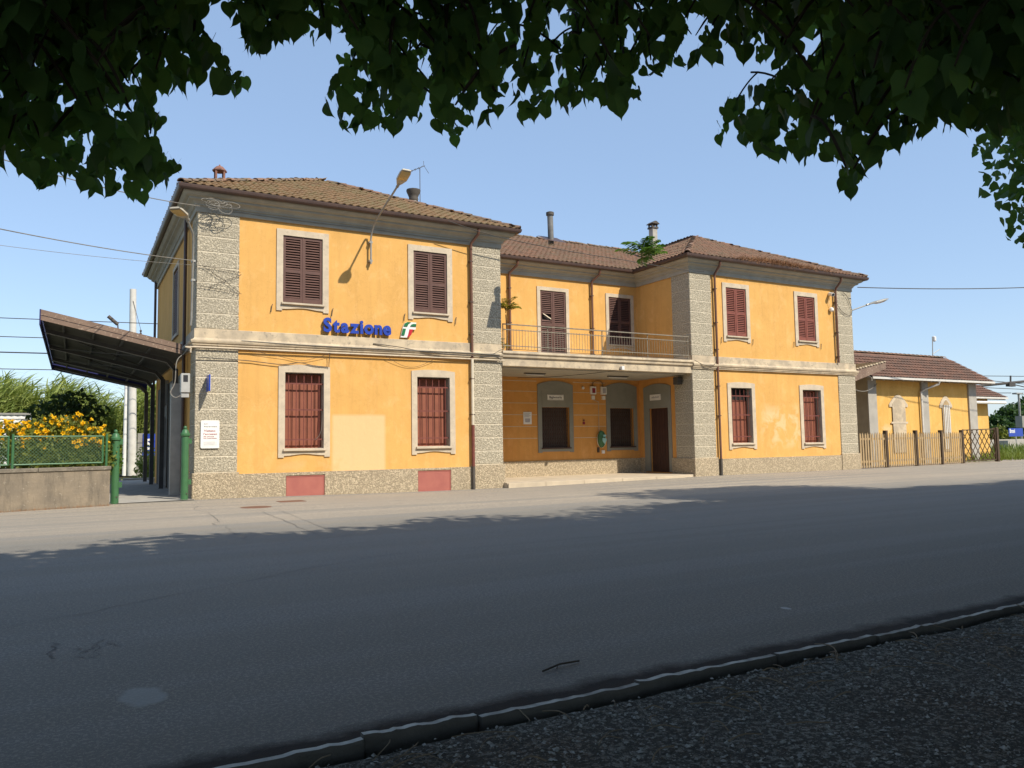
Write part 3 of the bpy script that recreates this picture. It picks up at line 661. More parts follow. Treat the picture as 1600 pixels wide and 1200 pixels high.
# little shutter catches beside the upper windows
for h in UP+UPR:
    for x in (h[0]-0.33, h[1]+0.30):
        MB().tube([(x+0.03, -0.03, h[2]-0.10), (x+0.01, -0.05, h[2]-0.12), (x-0.02, -0.045, h[2]-0.34)], 0.012, 5).tube([(x+0.03, 0.0, h[2]-0.10), (x+0.03, -0.04, h[2]-0.10)], 0.012, 5).build('shutter_catch', M['iron'], ST)
# ---- barred ground floor windows
vb = MB().tube([(0, 0, 0), (0, 0, 1)], 0.014, 6).mesh('bar')
def barred(h, yb=0.27, light=False):
    x0, x1, z0, z1 = h
    surround(x0, x1, z0, z1, arch=0.05)
    back = MB().box(x0, x1, yb+0.02, yb+0.05, z0, z1).build('window_board', M['dark'], ST)
    for (a_, c_, e_, f_) in ((x0, x0+0.006, z0, z1), (x1-0.006, x1, z0, z1), (x0+0.006, x1-0.006, z1-0.006, z1)): MB().box(a_, c_, -0.03, yb+0.02, e_, f_).build('reveal', M['cornice'], ST)
    n = 5; w = (x1-x0)/n; zt = z1-0.03 if not light else z1-0.42
    pm = MB().box(-w/2+0.005, w/2-0.005, -0.012, 0.018, 0, 1).mesh('plank', bevel=0.0)
    for k in range(n):
        o = link(pm, 'plank', M['board'], back, (x0+w*(k+0.5), yb, z0)); o.scale.z = zt-z0 - (0.10*random.random() if light else 0)
        o.location.y += random.uniform(-0.004, 0.004)
    g = MB(); zs = (z0+0.27, z0+(z1-z0)*0.51, z1-0.33)
    g = MB().box(x0-0.02, x1+0.02, 0.055, 0.072, zs[1]-0.02, zs[1]+0.02).build('window_grille', M['bar'], ST)
    for z in (zs[0], zs[2]): MB().box(x0-0.02, x1+0.02, 0.055, 0.072, z-0.02, z+0.02).build('bar', M['bar'], g)
    nb = 5
    for k in range(nb):
        o = link(vb, 'bar', M['bar'], g, (x0 + (x1-x0)*(k+0.55)/(nb+0.1), 0.063, z0+0.03)); o.scale.z = z1-z0-0.08
for h in GR: barred(h)
barred(GRR[0], light=True); barred(GRR[1])
# ---- portico windows and door
def segarch(x0, x1, z0, z1, rise, n=10): return [(x0, z0), (x1, z0)] + [(x1-(x1-x0)*k/n, z1 + rise*(1-(2*k/n-1)**2)) for k in range(n+1)]
for i, h in enumerate(PW):
    x0, x1, z0, z1 = h; y = YC; w = 0.19
    s = MB().box(x0-w, x0, y-0.035, y+0.01, z0-0.20, z1).box(x1, x1+w, y-0.035, y+0.01, z0-0.20, z1).box(x0, x1, y-0.035, y+0.01, z0-0.16, z0)
    s.prism(segarch(x0-w, x1+w, z1, 3.78, 0.16), 'y', y-0.035, y+0.01)
    s = s.build('window_surround', M['greypaint'], ST)
    MB().box(x0+0.01, x1-0.01, y-0.042, y-0.036, z1+0.06, 3.60).build('blank_panel', M['greypaint'], s)
    MB().box(x0-0.04, x1+0.04, y-0.10, y+0.02, z0-0.05, z0-0.005).build('sill', M['darkwood'], s)
    bk = MB().box(x0, x1, y+0.2, y+0.22, z0, z1).build('window_board', M['darkwood'], ST)
    g = MB()                                                          # folding lattice grille
    n = 12
    for k in range(n):
        xx = x0+0.05+(x1-x0-0.1)*k/(n-1); g.box(xx-0.006, xx+0.006, y+0.05, y+0.062, z0, z1)
    for k in range(n-1):
        xa = x0+0.05+(x1-x0-0.1)*k/(n-1); xb = x0+0.05+(x1-x0-0.1)*(k+1)/(n-1)
        for j in range(9):
            za = z0+(z1-z0)*j/9; g.beam((xa, y+0.066, za), (xb, y+0.066, za+(z1-z0)/9), 0.008, 0.005, (0, 1, 0)); g.beam((xb, y+0.072, za), (xa, y+0.072, za+(z1-z0)/9), 0.008, 0.005, (0, 1, 0))
    g.build('folding_grille', M['iron'], ST)
a, c, z0, z1 = DOOR; X = XW[2]
s = MB().box(X-0.035, X+0.01, a-0.19, a, 0.13, z1).box(X-0.035, X+0.01, c, c+0.36, 0.13, z1)
s.prism([(q[0], q[1]) for q in segarch(a-0.19, c+0.36, z1, 3.70, 0.14)], 'x', X-0.035, X+0.01)
s.build('door_surround', M['greypaint'], ST)
d = MB().box(X+0.10, X+0.14, a, c, z0, z1).build('door', M['darkwood'], ST)
for k in range(7):
    w = (c-a)/7; MB().box(X+0.078, X+0.099, a+w*k+0.008, a+w*(k+1)-0.008, z0+0.02, z1-0.02).build('plank', M['darkwood'], d)
# ---- downpipes
def pipe(pts, r, mat, nm='downpipe', lower=None):
    o = MB().tube(pts, r, 10).build(nm, mat, ST, smooth=True); return o
def downpipe(x, y, z0, split=2.0, topx=None):
    tx = x if topx is None else topx
    p = pipe([(tx, y-0.46, 8.70), (tx, y-0.46, 8.60), (tx, y-0.40, 8.48), (x, y-0.14, 8.22), (x, y-0.11, 8.08), (x, y-0.11, split)], 0.048, M['gutter_red'])
    if split > z0+0.3:
        MB().tube([(x, y-0.12, split+0.05), (x, y-0.12, z0)], 0.057, 10).build('cast_iron_foot', M['iron'], p, smooth=True)
    if y == 0 and x < 10: MB().tube([(x, y-0.11, 4.28), (x, y-0.11, 2.05)], 0.052, 10).build('pale_sleeve', M['joint'], p, smooth=True); MB().tube([(x, y-0.115, 2.04), (x, y-0.115, 0.68)], 0.055, 10).build('red_sleeve', M['bar'], p, smooth=True)
    cl = MB()
    for z in (7.6, 6.2, 5.1, 3.6, 2.4): 
        if z > split: cl.box(x-0.065, x+0.065, y-0.16, y+0.0, z-0.015, z+0.015)
    cl.build('clamp', M['gutter'], p)
    return p
downpipe(8.66, 0, -0.1, 0.62, 8.80); downpipe(19.78, 0, -0.05, 0.62)
downpipe(12.05, YC, 4.7, 4.66, 12.25); downpipe(16.05, YC, 4.7, 4.66, 16.25); downpipe(27.16, -0.02, 4.7, 4.83)
pipe([(-0.11, 1.9, 8.5), (-0.11, 1.9, 0.1)], 0.05, M['gutter']); pipe([(-0.13, 11.9, 8.5), (-0.13, 11.9, 3.9)], 0.05, M['gutter'])
# ---- roofs
SL = 0.47; ZR = 8.80; OV = 0.55
def zL(x, y): return ZR+SL*min(x+OV, XW[1]+OV-x, y+OV, YB+OV-y)
def zRt(x, y): return ZR+SL*min(x-(XW[2]-OV), XW[3]+OV-x, y+OV, YB+OV-y)
def zC(x, y): return ZR+SL*min(y-(YC-OV), YB+OV-y) if 4.9 < x < 23.4 else -1
def hip(x0, x1, y0, y1, nm, mat):
    xm = (x0+x1)/2; hw = (x1-x0)/2; za = ZR+SL*hw; d = 0.035
    vs_ = [(x0, y0, ZR-d), (x1, y0, ZR-d), (x1, y1, ZR-d), (x0, y1, ZR-d), (xm, y0+hw, za-d), (xm, y1-hw, za-d)]
    return MB().add(vs_, [(0, 1, 4), (1, 2, 5, 4), (2, 3, 5), (3, 0, 4, 5), (3, 2, 1, 0)]).build(nm, mat, ST)
roofL = hip(-OV, XW[1]+OV, -OV, YB+OV, 'roof', M['tile_moss'])
roofR = hip(XW[2]-OV, XW[3]+OV, -OV, YB+OV, 'roof', M['tile_red'])
ym = (YC-OV+YB+OV)/2; zc = ZR+SL*(ym-YC+OV)
roofC = MB().add([(4.9, YC-OV, ZR-0.035), (23.4, YC-OV, ZR-0.035), (23.4, YB+OV, ZR-0.035), (4.9, YB+OV, ZR-0.035), (4.9, ym, zc-0.035), (23.4, ym, zc-0.035)], [(0, 1, 5, 4), (2, 3, 4, 5), (0, 4, 3), (1, 2, 5), (3, 2, 1, 0)]).build('roof', M['tile_red'], ST)
cs = math.cos(math.atan(SL)); TW, TL = 0.225, 0.345
def tiles(parent, mat, own, others, org, udir, vdir, nu, nv, seed):
    """rows of interlocking clay tiles, each a curved piece of its own"""
    rng = random.Random(seed); mb = MB(); u = np.array(udir, float); vh = np.array(vdir, float); v = vh*cs + np.array([0, 0, SL*cs]); n = np.cross(u, v); n = n if n[2] > 0 else -n
    prof = [(0.0, 0.004), (0.30, 0.0), (0.48, 0.030), (0.68, 0.044), (0.88, 0.030), (1.02, 0.004)]
    o = np.array(org, float)
    for j in range(nv):
        for i in range(nu):
            c = o + u*(i+0.5)*TW + v*(j+0.5)*TL
            h_ = c[2]
            if own(c[0], c[1]) < h_-0.03: continue
            if any(f(c[0], c[1]) > h_+0.02 for f in others): continue
            du, dv, dn = rng.gauss(0, 0.006), rng.gauss(0, 0.010), abs(rng.gauss(0, 0.005)); sk = rng.gauss(0, 0.01)
            vs_ = []
            for (vv, lift) in ((-0.03, 0.030), (TL+0.02, 0.002)):
                for (a, hh) in prof:
                    vs_.append(o + u*(i*TW+a*TW+du+sk*vv) + v*(j*TL+vv+dv) + n*(hh+lift+dn))
            for (a, hh) in prof: vs_.append(o + u*(i*TW+a*TW+du) + v*(j*TL-0.03+dv) + n*(hh+0.030+dn-0.022))
            k = len(prof); fs = [(q, q+1, k+q+1, k+q) for q in range(k-1)] + [(2*k+q, 2*k+q+1, q+1, q) for q in range(k-1)]
            mb.add(vs_, fs)
    return mb.build('tiles', mat, parent, kind='stuff', fix=False)
x0, x1, y0, y1 = -OV, XW[1]+OV, -OV, YB+OV
nw = int((x1-x0)/TW)+1; nd = int((y1-y0)/TW)+1; nv = int((x1-x0)/2/cs/TL)+1
tiles(roofL, M['tile_moss'], zL, (), (x0, y0, ZR), (1, 0, 0), (0, 1, 0), nw, nv, 1)
tiles(roofL, M['tile_moss'], zL, (), (x0, y1, ZR), (0, -1, 0), (1, 0, 0), nd, nv, 2)
tiles(roofL, M['tile_moss'], zL, (zC,), (x1, y0, ZR), (0, 1, 0), (-1, 0, 0), nd, nv, 3)
x0, x1 = XW[2]-OV, XW[3]+OV
tiles(roofR, M['tile_red'], zRt, (), (x0, y0, ZR), (1, 0, 0), (0, 1, 0), nw, nv, 4)
tiles(roofR, M['tile_red'], zRt, (zC,), (x0, y1, ZR), (0, -1, 0), (1, 0, 0), nd, nv, 5)
tiles(roofR, M['tile_red'], zRt, (), (x1, y0, ZR), (0, 1, 0), (-1, 0, 0), nd, nv, 6)
tiles(roofC, M['tile_red'], zC, (zL, zRt), (4.9, YC-OV, ZR), (1, 0, 0), (0, 1, 0), int(18.5/TW), int(5/cs/TL)+1, 7)
# ridge and hip tiles, one by one
def ridge_mesh():
    mb = MB(); n = 7; vs_ = []
    for (y, r_, dz) in ((0, 0.125, 0.012), (0.42, 0.105, 0.0)):
        for k in range(n):
            a = math.pi*k/(n-1); vs_.append((r_*math.cos(a), y, r_*0.72*math.sin(a)+dz-0.02))
    for k in range(n): a = math.pi*k/(n-1); vs_.append((0.105*math.cos(a), 0.0, 0.105*0.72*math.sin(a)-0.02))
    return mb.add(vs_, [(k, k+1, n+k+1, n+k) for k in range(n-1)] + [(2*n+k, 2*n+k+1, k+1, k) for k in range(n-1)]).mesh('ridge_tile', smooth=True, fix=False)
rm = ridge_mesh()
def ridge(parent, a, c):
    a = Vector(a); c = Vector(c); d = (c-a); n = int(d.length/0.37); dn = d.normalized(); rng = random.Random(n)
    yaw = math.atan2(-dn.x, dn.y); pitch = math.asin(dn.z)
    for k in range(n):
        p_ = a + dn*(0.37*k); o = link(rm, 'ridge_tile', M['ridge'], parent, (p_.x+rng.gauss(0, 0.012), p_.y, p_.z+0.045+rng.gauss(0, 0.008)))
        o.rotation_euler = (pitch+rng.gauss(0, 0.03), rng.gauss(0, 0.04), yaw+rng.gauss(0, 0.03))
hw = (XW[1]+2*OV)/2; za = ZR+SL*hw; xm = XW[1]/2
ridge(roofL, (-OV, -OV, ZR), (xm, hw-OV, za)); ridge(roofL, (XW[1]+OV, -OV, ZR), (xm, hw-OV, za)); ridge(roofL, (xm, hw-OV, za), (xm, YB+OV-hw, za))
hw2 = (XW[3]-XW[2]+2*OV)/2; za2 = ZR+SL*hw2; xm2 = (XW[2]+XW[3])/2
ridge(roofR, (XW[2]-OV, -OV, ZR), (xm2, hw2-OV, za2)); ridge(roofR, (XW[3]+OV, -OV, ZR), (xm2, hw2-OV, za2)); ridge(roofR, (xm2, hw2-OV, za2), (xm2, YB+OV-hw2, za2))
ridge(roofC, (6.5, ym, zc), (21.8, ym, zc))
# ---- chimneys
def onroof(px, py, f):
    """first point along the sight line that meets a roof surface"""
    d = ray(px, py); t = 20.0
    while t < 60:
        q = CAM + d*t
        if q[2] <= f(q[0], q[1]): return q
        t += 0.02
    return CAM + d*40
allz = lambda x, y: max(zL(x, y), zRt(x, y), zC(x, y))
M['flue'] = pmat('sooty_flue', (0.22, 0.21, 0.195), (0.09, 0.085, 0.08), 2.5, 0.6)
# terracotta lantern pot behind the left hip
q = np.array([1.15, 3.9, 0]); q[2] = zL(1.15, 3.9)
c = MB().box(q[0]-0.16, q[0]+0.16, q[1]-0.16, q[1]+0.16, q[2]-0.3, 10.45)
for sx in (-1, 1):
    for sy in (-1, 1): c.box(q[0]+sx*0.13-0.03, q[0]+sx*0.13+0.03, q[1]+sy*0.13-0.03, q[1]+sy*0.13+0.03, 10.45, 10.80)
c = c.build('chimney', M['terracotta'], roofL)
MB().lathe((q[0], q[1], 10.80), [(0.24, 0.0), (0.24, 0.035), (0.12, 0.16), (0.03, 0.20), (0.02, 0.24)], 8).build('cap', M['terracotta'], roofL)
def pot(px, pyb, pyt, f, rad, mat, parent, capmat=None):
    q = onroof(px, pyb, f); d = math.hypot(q[0]-CAM[0], q[1]-CAM[1]); hh = (atY(px, pyt, q[1])[2]-q[2])
    return q, hh
# white flue pot with a flared cowl on the left wing
q = np.array([8.0, 3.4, 0]); q[2] = zL(8.0, 3.4); top_ = atY(646, 297, q[1]); q[0] = top_[0]; q[2] = zL(q[0], q[1]); T = top_[2]
MB().tube([(q[0], q[1], q[2]-0.1), (q[0], q[1], T-0.2)], 0.15, 12).build('chimney', M['pale_pole'], roofL, smooth=True)
MB().lathe((q[0], q[1], T-0.42), [(0.17, 0.0), (0.19, 0.06), (0.17, 0.12), (0.20, 0.2), (0.27, 0.36), (0.27, 0.42), (0.10, 0.44)], 12).build('cowl', M['iron'], roofL, smooth=True)
# steel flue and square concrete chimney on the middle roof
q = onroof(861, 377, allz); T = atY(861, 336, q[1])[2]
MB().tube([(q[0], q[1], q[2]-0.1), (q[0]-0.02, q[1], T)], 0.095, 12).build('chimney', M['flue'], roofC, smooth=True)
MB().add([(q[0]-0.35, q[1]-0.3, q[2]+0.07-0.3*SL), (q[0]+0.42, q[1]-0.3, q[2]+0.07-0.3*SL), (q[0]+0.42, q[1]+0.3, q[2]+0.09+0.3*SL), (q[0]-0.35, q[1]+0.3, q[2]+0.09+0.3*SL)], [(0, 1, 2, 3)]).build('flashing', M['gutter'], roofC, fix=False)
MB().lathe((q[0]-0.02, q[1], T-0.02), [(0.13, 0), (0.13, 0.10), (0.05, 0.13)], 12).build('cowl', M['iron'], roofC, smooth=True)
q = np.array([19.2, 5.6, 0.0]); tt = atY(1020, 349, q[1]); q[0] = tt[0]; q[2] = allz(q[0], q[1])
MB().box(q[0]-0.14, q[0]+0.14, q[1]-0.15, q[1]+0.15, q[2]-0.3, tt[2]-0.28).build('chimney', M['concrete'], roofC)
cw = MB().box(q[0]-0.19, q[0]+0.19, q[1]-0.19, q[1]+0.19, tt[2]-0.28, tt[2]-0.20)
for sx in (-1, 1):
    for sy in (-1, 1): cw.box(q[0]+sx*0.13-0.03, q[0]+sx*0.13+0.03, q[1]+sy*0.13-0.03, q[1]+sy*0.13+0.03, tt[2]-0.20, tt[2]-0.06)
cw.prism([(q[0]-0.24, tt[2]-0.06), (q[0]+0.24, tt[2]-0.06), (q[0]+0.05, tt[2]+0.07), (q[0]-0.05, tt[2]+0.07)], 'y', q[1]-0.24, q[1]+0.24)
cw.build('cowl', M['iron'], roofC)

# ================================================================== THINGS FIXED TO THE STATION
def glyph(ch, size, ext, off=0.0, res=4):
    cu = bpy.data.curves.new('glyph', 'FONT'); cu.body = ch; cu.size = size; cu.extrude = ext; cu.offset = off; cu.resolution_u = res
    o = bpy.data.objects.new('glyph', cu); COL.objects.link(o)
    dg = bpy.context.evaluated_depsgraph_get(); me = bpy.data.meshes.new_from_object(o.evaluated_get(dg))
    bpy.data.objects.remove(o); bpy.data.curves.remove(cu); me.materials.clear(); return me
def orient(me, mat3, org=(0, 0, 0)):
    for v_ in me.vertices:
        p_ = mat3 @ v_.co; v_.co = p_
    me.update()
FRONT = Matrix(((1, 0, 0), (0, 0, -1), (0, 1, 0)))                     # text plane -> facade facing -Y
def text_on_front(txt, x0, x1, z, cap, y, mat, parent, name, ext=0.001, off=0.0):
    me = glyph(txt, 1.0, ext, off); xs = [v_.co.x for v_ in me.vertices]; ys = [v_.co.y for v_ in me.vertices]
    sx = (x1-x0)/(max(xs)-min(xs)); sy = cap/(max(ys) if max(ys) > 0 else 1)
    for v_ in me.vertices: v_.co = Vector(((v_.co.x-min(xs))*sx, v_.co.y*sy, v_.co.z))
    orient(me, FRONT); return link(me, name, mat, parent, (x0, y, z))
# STAZIONE lettering: each letter a solid box letter
SG = thing('station_lettering', (4.65, -0.06, 4.88), 'raised dark blue letters reading Stazione above the cream band', 'sign')
cx = 3.60; mes = []
for ch in 'Stazione':
    me = glyph(ch, 0.52, 0.035, 0.020, 6); xs = [v_.co.x for v_ in me.vertices]; mes.append((ch, me, min(xs), max(xs)))
gap = 0.030; tot = sum(c - a for _, _, a, c in mes) + gap*7; sc = (5.78-3.60)/tot
for ch, me, a, c in mes:
    for v_ in me.vertices: v_.co = Vector(((v_.co.x-a)*sc, v_.co.y*1.12, v_.co.z))
    orient(me, FRONT); me.materials.append(M['blue']); me.materials.append(M['blueedge'])
    for f in me.polygons: f.material_index = 0 if f.normal.y < -0.7 else 1
    link(me, 'letter', None, SG, (cx, -0.11, 4.925)); cx += (c-a+gap)*sc
# slanted tricolour f emblem
LG = thing('railway_emblem', (6.35, -0.05, 4.87), 'slanted green white and red emblem right of the blue lettering', 'emblem')
def emb(pts, nm, mat, y0=-0.115, y1=-0.06): return MB().prism([(6.10+0.56*a, 4.87+0.52*c) for a, c in pts], 'y', y0, y1).build(nm, mat, LG)
emb([(0.03, 0.0), (0.48, 0.0), (0.68, 0.18), (0.79, 0.52), (0.96, 0.55), (1.0, 0.98), (0.45, 0.98), (0.29, 0.90), (0.18, 0.66)], 'backing', M['white'], -0.09, -0.03)
emb([(0.07, 0.13), (0.17, 0.55), (0.35, 0.55), (0.25, 0.13)], 'green_field', M['fgreen'])
emb([(0.21, 0.70), (0.29, 0.89), (0.45, 0.975), (0.66, 0.975), (0.52, 0.88), (0.44, 0.70)], 'green_field', M['fgreen'])
emb([(0.62, 0.72), (0.68, 0.83), (0.80, 0.88), (0.985, 0.88), (0.97, 0.72)], 'green_field', M['fgreen'])
emb([(0.42, 0.01), (0.475, 0.015), (0.67, 0.19), (0.78, 0.53), (0.57, 0.53), (0.50, 0.22)], 'red_field', M['fred'])
# no-entry notice on the corner pier
yb = -0.062
NT = thing('notice_board', (0.39, yb, 1.41), 'white notice with dark red heading on the rusticated corner pier', 'notice')
rr = []
for cx_, cz_, a0 in ((0.60, 1.45, -90), (0.60, 2.16, 0), (0.18, 2.16, 90), (0.18, 1.45, 180)):
    for k in range(5): a = R(a0+22.5*k); rr.append((cx_+0.04*math.cos(a), cz_+0.04*math.sin(a)))
MB().prism(rr, 'y', yb-0.03, yb).build('panel', M['white'], NT)
yt = yb-0.032
text_on_front('Vietato', 0.22, 0.53, 1.875, 0.062, yt, M['redprint'], NT, 'heading', 0.0008, 0.012)
text_on_front("l'accesso", 0.215, 0.575, 1.785, 0.062, yt, M['redprint'], NT, 'heading', 0.0008, 0.012)
text_on_front('alle persone', 0.215, 0.49, 1.725, 0.034, yt, M['redprint'], NT, 'text_line', 0.0008, 0.01)
text_on_front('non autorizzate', 0.215, 0.565, 1.678, 0.034, yt, M['redprint'], NT, 'text_line', 0.0008, 0.01)
text_on_front('Area ferroviaria', 0.22, 0.575, 2.005, 0.034, yt, M['black'], NT, 'text_line', 0.0008, 0.01)
text_on_front('RFI', 0.225, 0.33, 2.075, 0.04, yt, M['greyprint'], NT, 'mark', 0.0008, 0.01)
for k in range(4): MB().box(0.215, 0.575-0.05*(k % 2), yt-0.0005, yt+0.0015, 1.50+0.028*k, 1.507+0.028*k).build('text_line', M['greyprint'], NT)
# blue sign standing out from the pier, seen edge on
BS = thing('projecting_sign', (0.30, -0.06, 3.0), 'narrow blue sign standing out edge-on from the corner pier', 'sign')
MB().box(0.275, 0.315, -0.56, -0.08, 3.0, 3.46).build('panel', M['blue'], BS, bevel=0.004)
MB().box(0.318, 0.326, -0.54, -0.10, 3.02, 3.44).build('face', M['white'], BS)
MB().box(0.285, 0.305, -0.08, -0.03, 3.08, 3.12).box(0.285, 0.305, -0.08, -0.03, 3.34, 3.38).build('bracket', M['galv'], BS)
# meter box and cables on the side of the pier
a = atY(283, 583, 0.12); c = atY(298, 619, 0.12)
MBX = thing('meter_box', (a[0], 0.25, c[2]), 'grey metal meter box with dark window beside the corner pier', 'meter box')
MB().box(a[0], c[0]-0.02, 0.12, 0.40, c[2]+0.10, a[2]).build('case', M['aluminium'], MBX, bevel=0.012)
MB().box(a[0]+0.06, c[0]-0.08, 0.112, 0.118, a[2]-0.24, a[2]-0.05).build('window', M['black'], MBX)
MB().box(a[0]+0.02, c[0]-0.04, 0.16, 0.36, c[2]-0.03, c[2]+0.098).build('lower_case', M['aluminium'], MBX)
# ---- street lamps on brackets
def lamp_head(p0, dirv, L, w, parent, lens=True, flip=1, hmat='lampgrey', h=0.11):
    d = Vector(dirv).normalized(); s = d.cross(Vector((0, 0, 1))).normalized(); u = s.cross(d).normalized()
    p0 = Vector(p0)
    def P(t, a, c): return p0 + d*t + s*a + u*c
    mb = MB(); secs = [(0, 0.35, 0.35), (0.12, 0.55, 0.75), (0.35, 0.95, 1.0), (0.8, 1.0, 0.9), (1.0, 0.82, 0.45)]
    vs_ = []; fs = []
    for t, ws, hs in secs:
        for a, c in ((-0.5, -0.4), (0.5, -0.4), (0.5, 0.15), (0.32, 0.6), (-0.32, 0.6), (-0.5, 0.15)): vs_.append(P(t*L, a*w*ws, c*h*hs))
    for i in range(len(secs)-1):
        for k in range(6): fs.append((i*6+k, i*6+(k+1) % 6, (i+1)*6+(k+1) % 6, (i+1)*6+k))
    fs += [tuple(range(5, -1, -1)), tuple((len(secs)-1)*6+k for k in range(6))]
    hd = mb.add(vs_, fs).build('lamp_head', M[hmat], parent, bevel=0.006)
    vs_ = []; prof = [(0.36, 0.0), (0.42, 0.35), (0.6, 0.5), (0.8, 0.42), (0.94, 0.0)]
    for t, dz in prof:
        for k in range(5):
            a = -0.42+0.21*k; vs_.append(P(t*L, a*w, -0.41*h*0.95 - dz*h*(1-(a/0.46)**2)))
    MB().add(vs_, [(i*5+k, i*5+k+1, (i+1)*5+k+1, (i+1)*5+k) for i in range(4) for k in range(4)]).build('lens', M['lamplens'], hd, smooth=True)
    MB().tube([P(-0.12, 0, 0), P(0.06, 0, 0)], 0.045, 8).build('spigot', M['galv'], hd)
def bracket_lamp(name, pts, head, dirv, L, w, label, clamps, r=0.03, hmat='lampgrey'):
    t = thing(name, tuple(pts[0]), label, 'lamp', 'bracket lamps on the station walls')
    MB().tube(pts, r, 10).build('arm', M['galv'], t, smooth=True)
    for cpt in clamps:
        MB().box(cpt[0]-0.05, cpt[0]+0.05, cpt[1]-0.04, cpt[1]+0.14, cpt[2]-0.03, cpt[2]+0.03).build('clamp', M['galv'], t)
    lamp_head(head, dirv, L, w, t, hmat=hmat); return t
bracket_lamp('wall_lamp', [(5.11, -0.15, 7.15), (5.11, -0.15, 7.95), (5.115, -0.22, 8.18), (5.13, -0.42, 8.38), (5.16, -0.75, 8.55), (5.26, -2.12, 9.10)], (5.265, -2.18, 9.13), (0.04, -1.0, 0.42), 0.66, 0.34,
             'long armed lamp rising between the two shuttered windows above the lettering', [(5.11, -0.13, 7.25), (5.11, -0.13, 7.85)])
bracket_lamp('wall_lamp', [(-0.14, 0.10, 4.9), (-0.13, 0.05, 5.1), (-0.115, 0.02, 7.35), (-0.15, -0.10, 7.52), (-0.36, -0.50, 7.80)], (-0.37, -0.53, 7.82), (-0.55, -0.75, 0.16), 0.62, 0.36,
             'amber glassed lamp on a bent pipe at the tangled cable corner', [(-0.10, 0.04, 6.2), (-0.10, 0.04, 6.75)])
pR = [atY(1331, 526, 0.5), atY(1329, 490, 0.5), atY(1331, 485, 0.4), atY(1356, 476, 0.1)]
bracket_lamp('wall_lamp', pR, atY(1357, 475.5, 0.08), (1.0, -0.3, 0.28), 1.05, 0.32, 'grey lamp on a cranked arm at the corner beside the goods shed', [pR[0]+np.array([-0.05, 0, 0.15]), pR[1]+np.array([-0.05, 0, -0.15])], 0.03, 'galv')
# loop of wire under the lamp foot
# ---- cables
def cable(pts, r, mat, label, nm='cable', cat='cable', n=5, sub=6):
    P = [Vector(q) for q in pts]; out = []
    for i in range(len(P)-1):
        p0 = P[max(i-1, 0)]; p1 = P[i]; p2 = P[i+1]; p3 = P[min(i+2, len(P)-1)]
        for k in range(sub):
            t = k/sub; out.append(0.5*((2*p1)+(-p0+p2)*t+(2*p0-5*p1+4*p2-p3)*t*t+(-p0+3*p1-3*p2+p3)*t**3))
    out.append(P[-1])
    return MB().tube(out, r, n).top(nm, M[mat], label, cat, smooth=True)
def sag(a, c, s, n=8): return [tuple(np.array(a)*(1-t)+np.array(c)*t + np.array([0, 0, -s*4*t*(1-t)])) for t in [k/n for k in range(n+1)]]
cable([(-0.16, -0.115, 4.1), (-0.15, -0.125, 4.22), (-0.05, -0.125, 4.262), (3, -0.125, 4.262), (6, -0.125, 4.262), (9.0, -0.13, 4.262), (9.9, -0.13, 4.258)], 0.024, 'surround', 'pale conduit running under the moulding of the left wing', 'conduit', 'conduit')
cable([(0.02, -0.12, 3.98), (1.3, -0.07, 3.94), (1.8, -0.07, 3.90), (2.4, -0.07, 3.86), (2.9, -0.07, 3.93), (3.3, -0.07, 3.86), (3.75, -0.07, 3.83)], 0.012, 'darkcable', 'dark cable sagging over the barred window near the corner pier')
cable([(3.78, -0.10, 3.83), (3.79, -0.10, 4.05), (3.80, -0.15, 4.26)], 0.012, 'darkcable', 'short dark cable dropping from the moulding to the barred window')
cable([(1.4, -0.12, 4.24), (2.4, -0.06, 4.08), (3.0, -0.06, 4.0), (3.75, -0.12, 4.22)], 0.006, 'darkcable', 'thin wire hanging in a bow below the moulding by the corner pier')
cable([(5.6, -0.12, 4.24), (6.2, -0.05, 3.96), (6.7, -0.05, 3.95), (7.3, -0.12, 4.22)], 0.006, 'darkcable', 'thin wire hanging in a bow above the second barred window')
cable([(1.2, -0.17, 4.50), (3, -0.175, 4.46), (5.5, -0.178, 4.45), (7.8, -0.178, 4.46), (9.7, -0.18, 4.44)], 0.013, 'cable', 'grey cable lying along the cream moulding of the left wing')
cable([(5.2, -0.09, 4.62), (6.0, -0.13, 4.55), (7.0, -0.178, 4.42), (8.6, -0.185, 4.36), (9.7, -0.185, 4.38)], 0.014, 'darkcable', 'dark cable slipping down across the cream moulding')
cable([(8.85, -0.17, 4.44), (9.4, -0.18, 4.46), (9.75, -0.17, 4.62), (10.2, -0.17, 4.66), (13, -0.165, 4.64), (18.3, -0.165, 4.64)], 0.010, 'darkcable', 'dark cable laid along the lip of the balcony')
cable([(8.9, -0.18, 4.33), (9.5, -0.18, 4.36), (9.78, -0.12, 4.25), (9.84, -0.06, 4.05)], 0.014, 'darkcable', 'dark cable curling round the corner under the balcony')
cable([(18.5, -0.17, 4.60), (19.0, -0.19, 4.42), (19.5, -0.19, 4.45), (19.68, -0.16, 4.70), (19.7, -0.1, 4.8)], 0.010, 'darkcable', 'thin cable sagging in front of the pier right of the balcony')
cable([(27.2, -0.10, 7.6), (27.6, -0.09, 7.2), (28.1, -0.09, 7.05), (28.3, -0.09, 7.3), (28.0, -0.10, 7.9), (27.7, -0.1, 8.1)], 0.012, 'darkcable', 'dark cable looping over the last pier under the eaves')
c0 = atY(770, 368, -0.62); c1 = atY(985, 408, -0.62); c2 = atY(1062, 421, -0.66)
cable([atY(700, 345, -0.63), c0, atY(880, 391, -0.62), c1, c2, atY(1100, 424, -0.64)], 0.014, 'darkcable', 'overhead cable spanning from eaves to eaves across the recessed middle')
